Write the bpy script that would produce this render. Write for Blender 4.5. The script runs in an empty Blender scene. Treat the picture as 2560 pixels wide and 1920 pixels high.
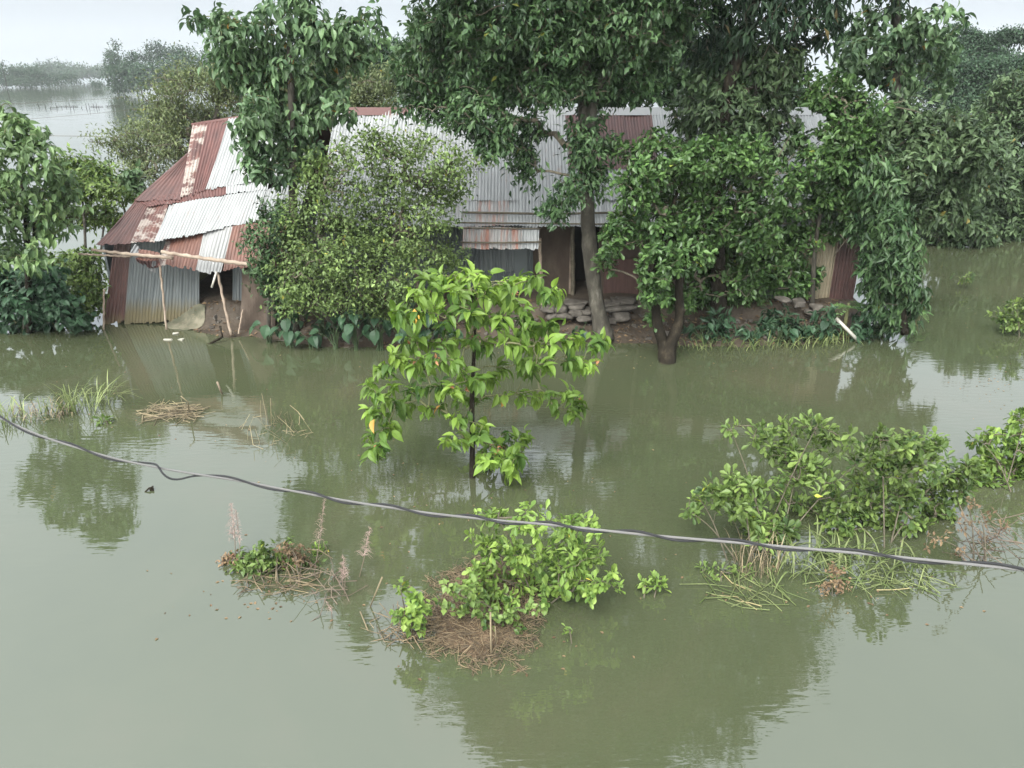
import bpy, math, numpy as np
from mathutils import Vector

# ------------------------------------------------------------------ camera, sky, sun, exposure
SC = bpy.context.scene
COL = SC.collection
FPX, PITCH, CAMH = 1934.0, math.radians(22.0), 6.0
cam = bpy.data.cameras.new('camera'); camo = bpy.data.objects.new('camera', cam); COL.objects.link(camo)
camo.location = (0, 0, CAMH); camo.rotation_euler = (math.radians(90) - PITCH, 0, 0)
cam.sensor_width = 36.0; cam.lens = 36.0 * FPX / 2560.0; cam.clip_start = 0.05; cam.clip_end = 6000
SC.camera = camo

SUN_EL, SUN_AZ = math.radians(58), math.radians(205)     # overcast: a broad weak sun behind and left of the viewer
W = bpy.data.worlds.new('World'); SC.world = W; W.use_nodes = True
nt = W.node_tree; bg = nt.nodes['Background']
sky = nt.nodes.new('ShaderNodeTexSky'); sky.sky_type = 'NISHITA'; sky.sun_disc = False
sky.sun_elevation = SUN_EL; sky.sun_rotation = SUN_AZ; sky.air_density = 1.0; sky.dust_density = 4.0; sky.ozone_density = 1.0
hs = nt.nodes.new('ShaderNodeHueSaturation'); hs.inputs['Saturation'].default_value = 0.24
tc = nt.nodes.new('ShaderNodeTexCoord'); sp = nt.nodes.new('ShaderNodeSeparateXYZ'); mr = nt.nodes.new('ShaderNodeValToRGB')          # overcast: the cloud grows brighter above the horizon
for k, (p_, v_) in enumerate(((0.0, 1.62), (0.07, 1.74), (0.28, 3.9), (0.75, 4.3))):
    e_ = mr.color_ramp.elements[k] if k < 2 else mr.color_ramp.elements.new(p_)
    e_.position = p_; e_.color = (v_ * .1925, v_ * .2, v_ * .1965, 1)
sc5 = nt.nodes.new('ShaderNodeVectorMath'); sc5.operation = 'SCALE'; sc5.inputs['Scale'].default_value = 5.0
ml = nt.nodes.new('ShaderNodeMix'); ml.data_type = 'RGBA'; ml.blend_type = 'MULTIPLY'; ml.inputs['Factor'].default_value = 1.0
nt.links.new(tc.outputs['Generated'], sp.inputs[0]); nt.links.new(sp.outputs['Z'], mr.inputs[0]); nt.links.new(mr.outputs[0], sc5.inputs[0])
lift = nt.nodes.new('ShaderNodeVectorMath'); lift.operation = 'ADD'; lift.inputs[1].default_value = (0, 0, .34)      # even cloud: no dark band at the horizon
nrm = nt.nodes.new('ShaderNodeVectorMath'); nrm.operation = 'NORMALIZE'
nt.links.new(tc.outputs['Generated'], lift.inputs[0]); nt.links.new(lift.outputs[0], nrm.inputs[0]); nt.links.new(nrm.outputs[0], sky.inputs['Vector'])
nt.links.new(sky.outputs[0], hs.inputs['Color']); nt.links.new(hs.outputs[0], ml.inputs[6]); nt.links.new(sc5.outputs[0], ml.inputs[7])
nt.links.new(ml.outputs[2], bg.inputs['Color']); bg.inputs['Strength'].default_value = 0.15

sun = bpy.data.lights.new('sun', 'SUN'); suno = bpy.data.objects.new('sun', sun); COL.objects.link(suno)
sun.energy = 0.9; sun.angle = math.radians(25); sun.color = (1.0, 0.96, 0.9)
sd = Vector((math.cos(SUN_EL) * math.sin(SUN_AZ), math.cos(SUN_EL) * math.cos(SUN_AZ), math.sin(SUN_EL)))
suno.rotation_euler = sd.to_track_quat('Z', 'Y').to_euler(); suno.location = (0, 0, 40)

SC.view_settings.view_transform = 'Standard'; SC.view_settings.look = 'None'
SC.view_settings.exposure = 0.0; SC.view_settings.gamma = 1.0
SC.cycles.max_bounces = 6; SC.cycles.diffuse_bounces = 3; SC.cycles.glossy_bounces = 3; SC.cycles.transmission_bounces = 3
SC.cycles.transparent_max_bounces = 6; SC.cycles.use_denoising = True

# ------------------------------------------------------------------ pixel <-> world (photo pixels, 2560 x 1920)
CT, ST = math.cos(PITCH), math.sin(PITCH)
def ray(px, py):
    u, v = (px - 1280) / FPX, (960 - py) / FPX
    return np.array((u, CT + v * ST, -ST + v * CT))
def at(px, py, Y):
    d = ray(px, py); return np.array((0, 0, CAMH)) + d * (Y / d[1])
def wat(px, py, h=0.0):
    d = ray(px, py); return np.array((0, 0, CAMH)) + d * ((CAMH - h) / -d[2])
def mpp(px, py, Y):                      # metres per photo pixel at that point
    return (Y / ray(px, py)[1]) / FPX
def unit(a):
    a = np.asarray(a, float); return a / (np.linalg.norm(a, axis=-1, keepdims=True) + 1e-9)

# ------------------------------------------------------------------ objects
OFF = {}
def tag(o, label=None, cat=None, group=None, kind=None):
    if label: o['label'] = label
    if cat: o['category'] = cat
    if group: o['group'] = group
    if kind: o['kind'] = kind
    return o
def thing(name, label, cat, loc, group=None):
    o = bpy.data.objects.new(name, None); COL.objects.link(o); o.location = loc; o.empty_display_size = 0.2
    OFF[o.name] = np.array(loc, float); return tag(o, label, cat, group)

class Geo:
    def __init__(s): s.v = []; s.n = 0; s.l = []; s.s = []; s.t = []; s.uv = []
    def arr(s, v, loops, sizes, tint, uv=None):
        v = np.asarray(v, float).reshape(-1, 3); s.v.append(v); s.l.append(np.asarray(loops, np.int64) + s.n); s.n += len(v)
        s.s.append(np.asarray(sizes, np.int64)); s.t.append(np.broadcast_to(np.asarray(tint, float), (len(sizes),)))
        if uv is not None: s.uv.append(np.asarray(uv, float))
    def faces(s, v, f, tint=0.5):
        s.arr(v, [i for q in f for i in q], [len(q) for q in f], tint)
    def build(s, name, mat, parent=None, smooth=False):
        me = bpy.data.meshes.new(name); v = np.concatenate(s.v); l = np.concatenate(s.l); z = np.concatenate(s.s)
        off = OFF.get(parent.name, np.zeros(3)) if parent else np.zeros(3)
        v = v - off
        me.vertices.add(len(v)); me.vertices.foreach_set('co', v.astype(np.float32).ravel())
        me.loops.add(len(l)); me.loops.foreach_set('vertex_index', l.astype(np.int32))
        me.polygons.add(len(z)); st = np.concatenate(([0], np.cumsum(z)[:-1]))
        me.polygons.foreach_set('loop_start', st.astype(np.int32)); me.polygons.foreach_set('loop_total', z.astype(np.int32))
        me.polygons.foreach_set('use_smooth', np.full(len(z), smooth, bool))
        a = me.attributes.new('tint', 'FLOAT', 'FACE'); a.data.foreach_set('value', np.concatenate(s.t).astype(np.float32))
        if s.uv:
            u = me.uv_layers.new(name='UVMap'); u.data.foreach_set('uv', np.concatenate(s.uv)[l].astype(np.float32).ravel())
        me.update(); me.validate()
        me.materials.append(mat)
        o = bpy.data.objects.new(name, me); COL.objects.link(o)
        if parent: o.parent = parent; OFF[o.name] = off
        return o
    # -- shapes
    def tube(s, pts, rad, sides=6, tint=0.5, cap=True):
        pts = np.asarray(pts, float); n = len(pts); rad = np.broadcast_to(np.asarray(rad, float), (n,))
        d = np.gradient(pts, axis=0); d = unit(d); ref = np.array((0, 0, 1.0)) if abs(d[0][2]) < 0.9 else np.array((1.0, 0, 0))
        e1 = unit(np.cross(d, ref)); e2 = np.cross(d, e1); a = np.arange(sides) * 2 * math.pi / sides
        v = pts[:, None, :] + rad[:, None, None] * (e1[:, None, :] * np.cos(a)[None, :, None] + e2[:, None, :] * np.sin(a)[None, :, None])
        i = np.arange(n - 1)[:, None] * sides; j = np.arange(sides)[None, :]; k = (j + 1) % sides
        q = np.stack((i + j, i + k, i + sides + k, i + sides + j), -1).reshape(-1)
        m = (n - 1) * sides; sizes = [4] * m; q = list(q)
        if cap: q += list(range(sides))[::-1]; q += list(range((n - 1) * sides, n * sides)); sizes += [sides, sides]
        s.arr(v, q, sizes, tint)
    def box(s, c, d, rot=0.0, tint=0.5, jit=0.0, rng=None):
        x, y, z = np.array(d) / 2
        v = np.array([(a * x, b * y, e * z) for e in (-1, 1) for a, b in ((-1, -1), (1, -1), (1, 1), (-1, 1))])
        if jit: v = v + rng.normal(0, jit, v.shape)
        cr, sr = math.cos(rot), math.sin(rot); v = v @ np.array(((cr, sr, 0), (-sr, cr, 0), (0, 0, 1))) + np.array(c)
        s.faces(v, [(0, 3, 2, 1), (4, 5, 6, 7), (0, 1, 5, 4), (1, 2, 6, 5), (2, 3, 7, 6), (3, 0, 4, 7)], tint)
    def blade(s, base, head, length, width, bend, tint=0.5, seg=5, lean=0.25):     # a strap leaf that arches over
        hx, hy = math.cos(head), math.sin(head); t = np.linspace(0, 1, seg + 1)
        r = length * (lean * t + bend * t * t * 0.6); z = length * (t * (1 - 0.15 * lean) - bend * 0.75 * t * t * t)
        mid = np.asarray(base) + np.stack((hx * r, hy * r, z), -1); w = width * (0.55 + 0.9 * t) * (1 - t ** 2.2) * 0.5 + 0.0006
        sd_ = np.array((-hy, hx, 0.0)); v = np.empty((2 * (seg + 1), 3)); v[0::2] = mid - sd_ * w[:, None]; v[1::2] = mid + sd_ * w[:, None]
        s.faces(v, [(2 * i, 2 * i + 1, 2 * i + 3, 2 * i + 2) for i in range(seg)], tint)

# leaf templates: x = along the leaf (0..1), y = across (unit width), z = normal
def T_quad():
    return np.array([(0, 0, 0), (.42, .5, .0), (1, 0, 0), (.42, -.5, .0)]), [(0, 3, 2, 1)]
def T_fold():
    return np.array([(0, 0, 0), (.45, 0, -.03), (1, 0, -.14), (.42, .5, .06), (.42, -.5, .06)]), [(0, 4, 2, 1), (0, 1, 2, 3)]
def T_obov():
    return np.array([(0, 0, 0), (.6, 0, -.02), (1, 0, -.05), (.66, .5, .06), (.66, -.5, .06), (.9, .3, .0), (.9, -.3, .0), (.25, .14, .02), (.25, -.14, .02)]), \
        [(0, 8, 4, 1), (0, 1, 3, 7), (1, 4, 6, 2), (1, 2, 5, 3)]
def T_big():
    v = [(0, 0, 0)]
    for x, w, dz in ((.22, .40, 0.02), (.45, .5, -.02), (.68, .38, -.10), (.86, .17, -.2)):
        v += [(x, w, dz + .10 * w * 2), (x, 0, dz), (x, -w, dz + .10 * w * 2)]
    v.append((1, 0, -.32)); f = [(0, 2, 1), (0, 3, 2)]
    for k in range(3):
        a = 1 + 3 * k; f += [(a, a + 1, a + 4, a + 3), (a + 1, a + 2, a + 5, a + 4)]
    f += [(10, 11, 13), (11, 12, 13)]
    return np.array(v, float), f
TPL = {'quad': T_quad(), 'fold': T_fold(), 'obov': T_obov(), 'big': T_big()}
def leaf_geo(g, kind, P, D, N, S, wid, tint):
    tv, tf = TPL[kind]; n = len(P); k = len(tv)
    D = unit(D); B = unit(np.cross(N, D)); N = np.cross(D, B); S = np.broadcast_to(np.asarray(S, float), (n,))
    wv = np.broadcast_to(np.asarray(wid, float), (n,))
    V = P[:, None] + S[:, None, None] * (tv[None, :, 0:1] * D[:, None] + tv[None, :, 1:2] * wv[:, None, None] * B[:, None] + tv[None, :, 2:3] * N[:, None])
    lp = np.array([i for f in tf for i in f]); sz = np.array([len(f) for f in tf])
    g.arr(V, (lp[None] + (np.arange(n) * k)[:, None]).ravel(), np.tile(sz, n), np.repeat(tint, len(tf)))

def cluster_leaves(g, rng, C, A, kind, size, n, wid=.5, spread=.1, ang=(35, 80), droop=.3, up=.9, tint=None, tnoise=.35, back=0.0):
    """n leaves round each cluster point C with axis A"""
    m = len(C) * n; P = np.repeat(C, n, 0); A = np.repeat(unit(A), n, 0)
    ref = np.where(np.abs(A[:, 2:3]) < .9, np.array([[0, 0, 1.0]]), np.array([[1.0, 0, 0]]))
    e1 = unit(np.cross(A, ref)); e2 = np.cross(A, e1)
    ph = rng.uniform(0, 2 * math.pi, m)[:, None]; al = np.radians(rng.uniform(ang[0], ang[1], m))[:, None]
    D = A * np.cos(al) + (e1 * np.cos(ph) + e2 * np.sin(ph)) * np.sin(al)
    D[:, 2] -= droop * rng.uniform(.4, 1.5, m); D = unit(D)
    P = P + rng.normal(0, spread, (m, 3)) - A * (rng.uniform(0, 1, m)[:, None] * back)
    N = np.array([[0, 0, up]]) + A * .35 + rng.normal(0, .35, (m, 3)); S = size * rng.uniform(.65, 1.2, m)
    ct = rng.uniform(0, 1, len(C)) if tint is None else tint
    t = np.clip(np.repeat(ct, n) * (1 - tnoise) + rng.uniform(0, 1, m) * tnoise, 0, 1)
    sp_ = rng.uniform(0, 1, m) > .9965; t = np.where(sp_, 1.0, t * .93)
    leaf_geo(g, kind, P, D, N, S, wid * rng.uniform(.85, 1.15, m), t)

def blob_points(rng, blobs, per_m2, world=(), shell=.5, depth=.85, lump=.22):
    """twig tips through the volume of ellipsoids; blobs: (px, py, rx, ry, Y) in photo pixels, world: (x, y, z, r)"""
    Cs, As = [], []
    E = []
    for px, py, rx, ry, Y in blobs:
        m = mpp(px, py, Y); E.append((at(px, py, Y), np.array((rx * m, depth * .5 * (rx + ry) * m, ry * m))))
    for b in world: E.append((np.array(b[:3], float), np.array((b[3], b[3], b[4] if len(b) > 4 else b[3]))))
    for c, r in E:
        n = max(3, int(per_m2 * (r[0] * r[2] + r[0] * r[1] + r[1] * r[2]) * 1.35))
        d = unit(rng.normal(size=(n, 3))); k = rng.normal(size=(3, 3)) * 2.2; ph = rng.uniform(0, 6, 3)
        w = 1 + lump * np.sin(d @ k.T + ph).sum(1) / 1.6
        u = (shell + (1 - shell) * rng.uniform(0, 1, n) ** .6) * w
        Cs.append(c + d * r * u[:, None]); As.append(d * r)
    return np.concatenate(Cs), unit(np.concatenate(As))

def grow(rng, trunks, C, twig=.004, expo=.46, arch=.06, upw=.35, sides=4, min_count=1, jit=.05, rmax=None):
    """join the twig tips C to the trunk polylines by greedy branching; returns (branch Geo, axis at each tip)"""
    pos, par = [], []
    for pts in trunks:
        for i, p in enumerate(pts): par.append(len(pos) - 1 if i else -1); pos.append(np.asarray(p, float))
    n0 = len(pos); base = np.mean([t[-1] for t in trunks], 0)
    P = np.zeros((n0 + 3 * len(C), 3)); P[:n0] = pos; par = par + [0] * (3 * len(C)); n = n0
    order = np.argsort(np.min([np.linalg.norm(C - p, axis=1) for p in pos], 0)); seg = []
    for i in order:
        t = C[i]; dv = t - P[:n]; cost = np.linalg.norm(dv, axis=1) + upw * np.maximum(0, -dv[:, 2]); j = int(np.argmin(cost))
        L = np.linalg.norm(t - P[j])
        for f in (.36, .7, 1.0):
            q = P[j] * (1 - f) + t * f
            if f < 1: q = q + np.array((0, 0, arch * L * 4 * f * (1 - f))) + rng.normal(0, jit * L, 3)
            P[n] = q; par[n] = j if f == .36 else n - 1; n += 1
        seg.append((i, j, n - 3))
    cnt = np.zeros(n)
    for i, j, s0 in seg: cnt[s0 + 2] += 1
    for k in range(n - 1, 0, -1):
        if par[k] >= 0: cnt[par[k]] += cnt[k]
    R = twig * np.maximum(cnt, 1) ** expo
    if rmax: R = np.minimum(R, rmax)
    g = Geo(); A = np.zeros_like(C)
    for i, j, s0 in seg:
        A[i] = P[s0 + 2] - P[s0 + 1]
        if cnt[s0] >= min_count:
            g.tube(np.array((P[j], P[s0], P[s0 + 1], P[s0 + 2])), (min(R[j], R[s0] * 1.25), R[s0], R[s0 + 1], R[s0 + 2] * .8), sides if cnt[s0] < 12 else 6, rng.uniform(), cap=False)
    return g, unit(A)

# ------------------------------------------------------------------ materials
MATS = {}
def newmat(name):
    m = bpy.data.materials.new(name); m.use_nodes = True; t = m.node_tree; MATS[name] = m
    return m, t, t.nodes['Principled BSDF'], t.nodes['Material Output']
def nd(t, typ, **kw):
    n = t.nodes.new('ShaderNode' + typ)
    for k, v in kw.items():
        if k in n.inputs.keys(): n.inputs[k].default_value = v
        else: setattr(n, k, v)
    return n
def ramp(t, src, stops):
    r = t.nodes.new('ShaderNodeValToRGB'); e = r.color_ramp.elements
    while len(e) < len(stops): e.new(.5)
    for x, (p, c) in zip(e, stops): x.position = p; x.color = (*c, 1) if len(c) == 3 else c
    t.links.new(src, r.inputs[0]); return r
def leaf_mat(name, dark, light, alt=(.35, .22, .04), trans=.3, rough=.5, spec=.4, alt_at=.975):
    m, t, b, out = newmat(name); a = nd(t, 'Attribute', attribute_name='tint')
    mid = tuple((x + y) / 2 for x, y in zip(dark, light))
    r = ramp(t, a.outputs['Fac'], [(0, dark), (.5, mid), (.92, light), (alt_at - .012, light), (alt_at, alt)])
    ge = nd(t, 'NewGeometry'); nz = nd(t, 'TexNoise', Scale=1.7, Detail=4.0); t.links.new(ge.outputs['Position'], nz.inputs['Vector'])
    h = nd(t, 'HueSaturation'); mp = nd(t, 'MapRange'); mp.inputs['From Min'].default_value = .3; mp.inputs['From Max'].default_value = .7; mp.inputs['To Min'].default_value = .62; mp.inputs['To Max'].default_value = 1.32
    t.links.new(nz.outputs[0], mp.inputs['Value']); t.links.new(mp.outputs[0], h.inputs['Value']); t.links.new(r.outputs[0], h.inputs['Color'])
    t.links.new(h.outputs[0], b.inputs['Base Color']); b.inputs['Roughness'].default_value = rough; b.inputs['Specular IOR Level'].default_value = spec * .55
    tr = nd(t, 'BsdfTranslucent'); h2 = nd(t, 'HueSaturation', Saturation=1.15, Value=1.25); t.links.new(h.outputs[0], h2.inputs['Color']); t.links.new(h2.outputs[0], tr.inputs[0])
    mx = nd(t, 'MixShader'); mx.inputs[0].default_value = trans; t.links.new(b.outputs[0], mx.inputs[1]); t.links.new(tr.outputs[0], mx.inputs[2]); t.links.new(mx.outputs[0], out.inputs[0])
    return m
def rough_mat(name, stops, scale=6.0, detail=6.0, rough=.85, bump=.3, stretch=(1, 1, 1), bscale=None, spec=.3):
    m, t, b, out = newmat(name); tc_ = nd(t, 'TexCoord'); mp = nd(t, 'Mapping'); mp.inputs['Scale'].default_value = stretch
    t.links.new(tc_.outputs['Object'], mp.inputs[0]); nz = nd(t, 'TexNoise', Scale=scale, Detail=detail, Roughness=.62); t.links.new(mp.outputs[0], nz.inputs['Vector'])
    r = ramp(t, nz.outputs[0], stops); t.links.new(r.outputs[0], b.inputs['Base Color']); b.inputs['Roughness'].default_value = rough; b.inputs['Specular IOR Level'].default_value = spec
    n2 = nd(t, 'TexNoise', Scale=bscale or scale * 3, Detail=5.0); t.links.new(mp.outputs[0], n2.inputs['Vector'])
    bp = nd(t, 'Bump', Strength=bump, Distance=.03); t.links.new(n2.outputs[0], bp.inputs['Height']); t.links.new(bp.outputs[0], b.inputs['Normal'])
    return m
def tint_mat(name, c0, c1, rough=.8):
    m, t, b, out = newmat(name); a = nd(t, 'Attribute', attribute_name='tint'); r = ramp(t, a.outputs['Fac'], [(0, c0), (1, c1)])
    t.links.new(r.outputs[0], b.inputs['Base Color']); b.inputs['Roughness'].default_value = rough; return m
def tin_mat(name, base0, base1, rust0, rust1, amount, soft=.1, pscale=(1.6, .9), mud=0.0, streak=.5, metal=.25):
    """weathered corrugated iron; UV in metres. amount: share of the sheet that is rust"""
    m, t, b, out = newmat(name); uv = nd(t, 'UVMap')
    def noise(sx, sy, scale, det=5.0, rg=.6):
        mp = nd(t, 'Mapping'); mp.inputs['Scale'].default_value = (sx, sy, 1); t.links.new(uv.outputs[0], mp.inputs[0])
        n = nd(t, 'TexNoise', Scale=scale, Detail=det, Roughness=rg); t.links.new(mp.outputs[0], n.inputs['Vector']); return n.outputs[0]
    bs = ramp(t, noise(5.0, .35, 2.2), [(.3, base0), (.7, base1)]); rs = ramp(t, noise(3.0, .6, 2.6), [(.3, rust0), (.7, rust1)])
    pt = noise(pscale[0], pscale[1], 1.7, 8.0, .68); st_ = noise(13.0, .5, 1.0, 3.0)
    ad = nd(t, 'Math', operation='MULTIPLY_ADD'); ad.inputs[1].default_value = streak; t.links.new(st_, ad.inputs[0]); t.links.new(pt, ad.inputs[2])
    mr_ = nd(t, 'MapRange'); thr = (.5 + .5 * streak) + (.5 - amount) * (.52 + .3 * streak)
    mr_.inputs['From Min'].default_value = thr - soft / 2; mr_.inputs['From Max'].default_value = thr + soft / 2; t.links.new(ad.outputs[0], mr_.inputs['Value'])
    mx = nd(t, 'Mix', data_type='RGBA'); t.links.new(mr_.outputs[0], mx.inputs[0]); t.links.new(bs.outputs[0], mx.inputs[6]); t.links.new(rs.outputs[0], mx.inputs[7]); col = mx.outputs[2]
    if mud:                                       # dried mud and algae below the flood line
        ge = nd(t, 'NewGeometry'); sx = nd(t, 'SeparateXYZ'); t.links.new(ge.outputs['Position'], sx.inputs[0])
        a2 = nd(t, 'Math', operation='MULTIPLY_ADD'); a2.inputs[1].default_value = .45; t.links.new(noise(7, .8, 1.5), a2.inputs[0]); t.links.new(sx.outputs['Z'], a2.inputs[2])
        m2 = nd(t, 'MapRange'); m2.inputs['From Min'].default_value = mud + .1; m2.inputs['From Max'].default_value = mud + .5; m2.inputs['To Min'].default_value = .85; m2.inputs['To Max'].default_value = 0
        t.links.new(a2.outputs[0], m2.inputs['Value']); m3 = nd(t, 'Mix', data_type='RGBA'); t.links.new(m2.outputs[0], m3.inputs[0]); t.links.new(col, m3.inputs[6]); m3.inputs[7].default_value = (.13, .105, .05, 1); col = m3.outputs[2]
    t.links.new(col, b.inputs['Base Color']); b.inputs['Roughness'].default_value = .55
    iv = nd(t, 'Math', operation='MULTIPLY_ADD'); iv.inputs[1].default_value = -metal; iv.inputs[2].default_value = metal; t.links.new(mr_.outputs[0], iv.inputs[0]); t.links.new(iv.outputs[0], b.inputs['Metallic'])
    return m

GREY0, GREY1, RUST0, RUST1 = (.185, .19, .19), (.30, .305, .303), (.040, .017, .015), (.098, .042, .034)
TIN = tin_mat('weathered_tin', GREY0, GREY1, (.10, .055, .04), (.17, .09, .06), .12, .3)
TIN2 = tin_mat('bright_tin', (.215, .22, .219), (.315, .32, .317), (.15, .085, .06), (.22, .13, .085), .16, .25)
RUST = tin_mat('rusty_tin', (.45, .36, .32), (.55, .47, .42), RUST0, RUST1, .97, .12)
FLAKY = tin_mat('flaking_tin', (.22, .18, .155), (.32, .28, .25), RUST0, (.13, .055, .042), .52, .07, (1.3, 2.3), streak=.15)
STREAK = tin_mat('rust_streaked_tin', (.18, .175, .17), (.30, .29, .28), (.16, .08, .06), (.30, .14, .10), .42, .2, (3.5, .35), streak=.9)
RED = tin_mat('red_rust_tin', (.4, .3, .27), (.5, .4, .35), (.050, .020, .017), (.105, .040, .033), .98, .1)
ORANGE = tin_mat('orange_rust_tin', (.4, .34, .3), (.5, .42, .36), (.068, .030, .022), (.135, .060, .042), .93, .15)
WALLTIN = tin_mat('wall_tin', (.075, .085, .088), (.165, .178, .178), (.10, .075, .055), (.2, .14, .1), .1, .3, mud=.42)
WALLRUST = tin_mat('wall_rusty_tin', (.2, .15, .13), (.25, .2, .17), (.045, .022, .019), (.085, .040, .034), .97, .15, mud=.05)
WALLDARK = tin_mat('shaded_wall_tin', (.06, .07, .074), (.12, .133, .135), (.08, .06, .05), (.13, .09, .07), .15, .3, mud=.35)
CREAM = tin_mat('cream_wall_tin', (.26, .22, .15), (.36, .31, .22), (.14, .09, .06), (.2, .13, .08), .15, .3, mud=.5)
MUD = rough_mat('wet_mud', [(.25, (.026, .019, .013)), (.45, (.045, .034, .024)), (.6, (.066, .051, .037)), (.78, (.105, .085, .063))], 2.6, 10, .75, .9, bscale=14)
MUDWALL = rough_mat('mud_plaster', [(.2, (.036, .026, .020)), (.5, (.056, .041, .031)), (.8, (.09, .07, .054))], 3.0, 7, .9, .35, (1, 1, .6))
BARK = rough_mat('grey_bark', [(.25, (.022, .020, .015)), (.5, (.046, .041, .032)), (.64, (.08, .073, .058)), (.76, (.17, .16, .135))], 6, 10, .9, 1.0, (1, 1, .45))
DBARK = rough_mat('dark_mossy_bark', [(.3, (.008, .007, .005)), (.55, (.017, .014, .010)), (.78, (.055, .045, .03))], 7, 8, .9, .8, (1, 1, .6), spec=.1)
TWIG = rough_mat('twig', [(.3, (.055, .046, .032)), (.7, (.115, .10, .072))], 8, 3, .85, .2)
GTWIG = rough_mat('green_twig', [(.3, (.07, .075, .035)), (.7, (.13, .13, .06))], 8, 3, .8, .2)
STALK = rough_mat('leaf_stalk', [(.3, (.02, .036, .014)), (.7, (.045, .07, .028))], 8, 3, .7, .1)
BAMBOO = rough_mat('weathered_bamboo', [(.25, (.12, .088, .066)), (.5, (.22, .17, .13)), (.75, (.34, .28, .22))], 4, 5, .7, .2, (1, 1, 1))
STONE = rough_mat('grey_stone', [(.25, (.035, .030, .025)), (.5, (.075, .066, .056)), (.75, (.15, .135, .115))], 4, 7, .85, .5)
GREYTIN = tin_mat('dull_grey_tin', (.15, .15, .15), (.25, .25, .245), (.14, .10, .08), (.2, .15, .11), .1, .3)
PLASTIC = rough_mat('white_plastic', [(.3, (.30, .28, .24)), (.7, (.44, .42, .37))], 5, 3, .45, .05, spec=.5)
STRAW = tint_mat('dry_straw', (.05, .037, .022), (.25, .20, .12))
WSTRAW = tint_mat('wet_straw', (.045, .032, .02), (.21, .155, .09))
REDTWIG = tint_mat('reddish_stalk', (.06, .042, .032), (.15, .115, .085))
PLUME = tint_mat('pink_plume', (.20, .13, .115), (.36, .26, .235))
GRASS = leaf_mat('grass_leaf', (.07, .10, .032), (.20, .23, .10), (.36, .3, .16), .25, .5)
STEEL_ = None
L_BIG = leaf_mat('broad_leaf_dark', (.034, .068, .032), (.125, .195, .088), (.26, .15, .03), .2, .36, .5, .985)
L_BIG2 = leaf_mat('broad_leaf_mid', (.038, .075, .032), (.15, .22, .085), (.32, .20, .04), .24, .38, .5, .985)
L_SAP = leaf_mat('young_bright_leaf', (.035, .08, .018), (.20, .30, .055), (.40, .22, .06), .35, .4, .4, .99)
L_NEW = leaf_mat('reddish_new_leaf', (.26, .12, .06), (.40, .20, .11), (.4, .2, .1), .35)
L_CEN = leaf_mat('dense_dark_leaf', (.014, .034, .015), (.074, .128, .048), (.14, .15, .03), .15, .42, .45)
L_BUSH = leaf_mat('small_yellow_green_leaf', (.034, .058, .020), (.168, .235, .075), (.3, .28, .06), .2, .45)
L_ROS = leaf_mat('glossy_rosette_leaf', (.016, .040, .013), (.096, .168, .050), (.2, .24, .05), .15, .35, .5)
L_OLV = leaf_mat('dull_olive_leaf', (.018, .034, .016), (.098, .146, .066), (.2, .17, .05), .15, .45)
L_FEA = leaf_mat('feathery_olive_leaf', (.060, .082, .042), (.175, .205, .092), (.24, .2, .06), .3, .5)
L_MANGO = leaf_mat('backlit_drooping_leaf', (.009, .022, .013), (.040, .07, .034), (.09, .07, .03), .12, .42)  # backlit darkness put into the leaf colour
L_SHRUB = leaf_mat('fresh_shrub_leaf', (.05, .10, .024), (.225, .315, .072), (.4, .36, .06), .25, .42)
L_SHRUB2 = leaf_mat('green_shrub_leaf', (.028, .058, .017), (.165, .23, .062), (.3, .33, .05), .22, .4)
L_TARO = leaf_mat('taro_leaf', (.016, .038, .020), (.045, .088, .045), (.1, .13, .05), .2, .42)
L_BAN = leaf_mat('banana_leaf', (.06, .12, .04), (.12, .20, .07), (.25, .25, .06), .35, .4)
L_FAR = leaf_mat('far_leaf', (.018, .042, .022), (.048, .084, .042), (.08, .09, .03), .15, .6)
L_BROWN = leaf_mat('withered_leaf', (.09, .055, .035), (.2, .14, .08), (.25, .12, .07), .2, .6)
BLACKW = rough_mat('black_insulation', [(.3, (.02, .02, .022)), (.7, (.028, .028, .029))], 30, 3, .75, .05, spec=.12)
DARKIN = rough_mat('inside_shade', [(.3, (.012, .011, .01)), (.7, (.02, .018, .016))], 3, 2, .95, 0)  # near-black that stands in for the shade indoors
CLOTH = rough_mat('faded_green_cloth', [(.3, (.05, .055, .035)), (.5, (.10, .095, .065)), (.7, (.19, .17, .125))], 3, 6, .9, .3)

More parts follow.
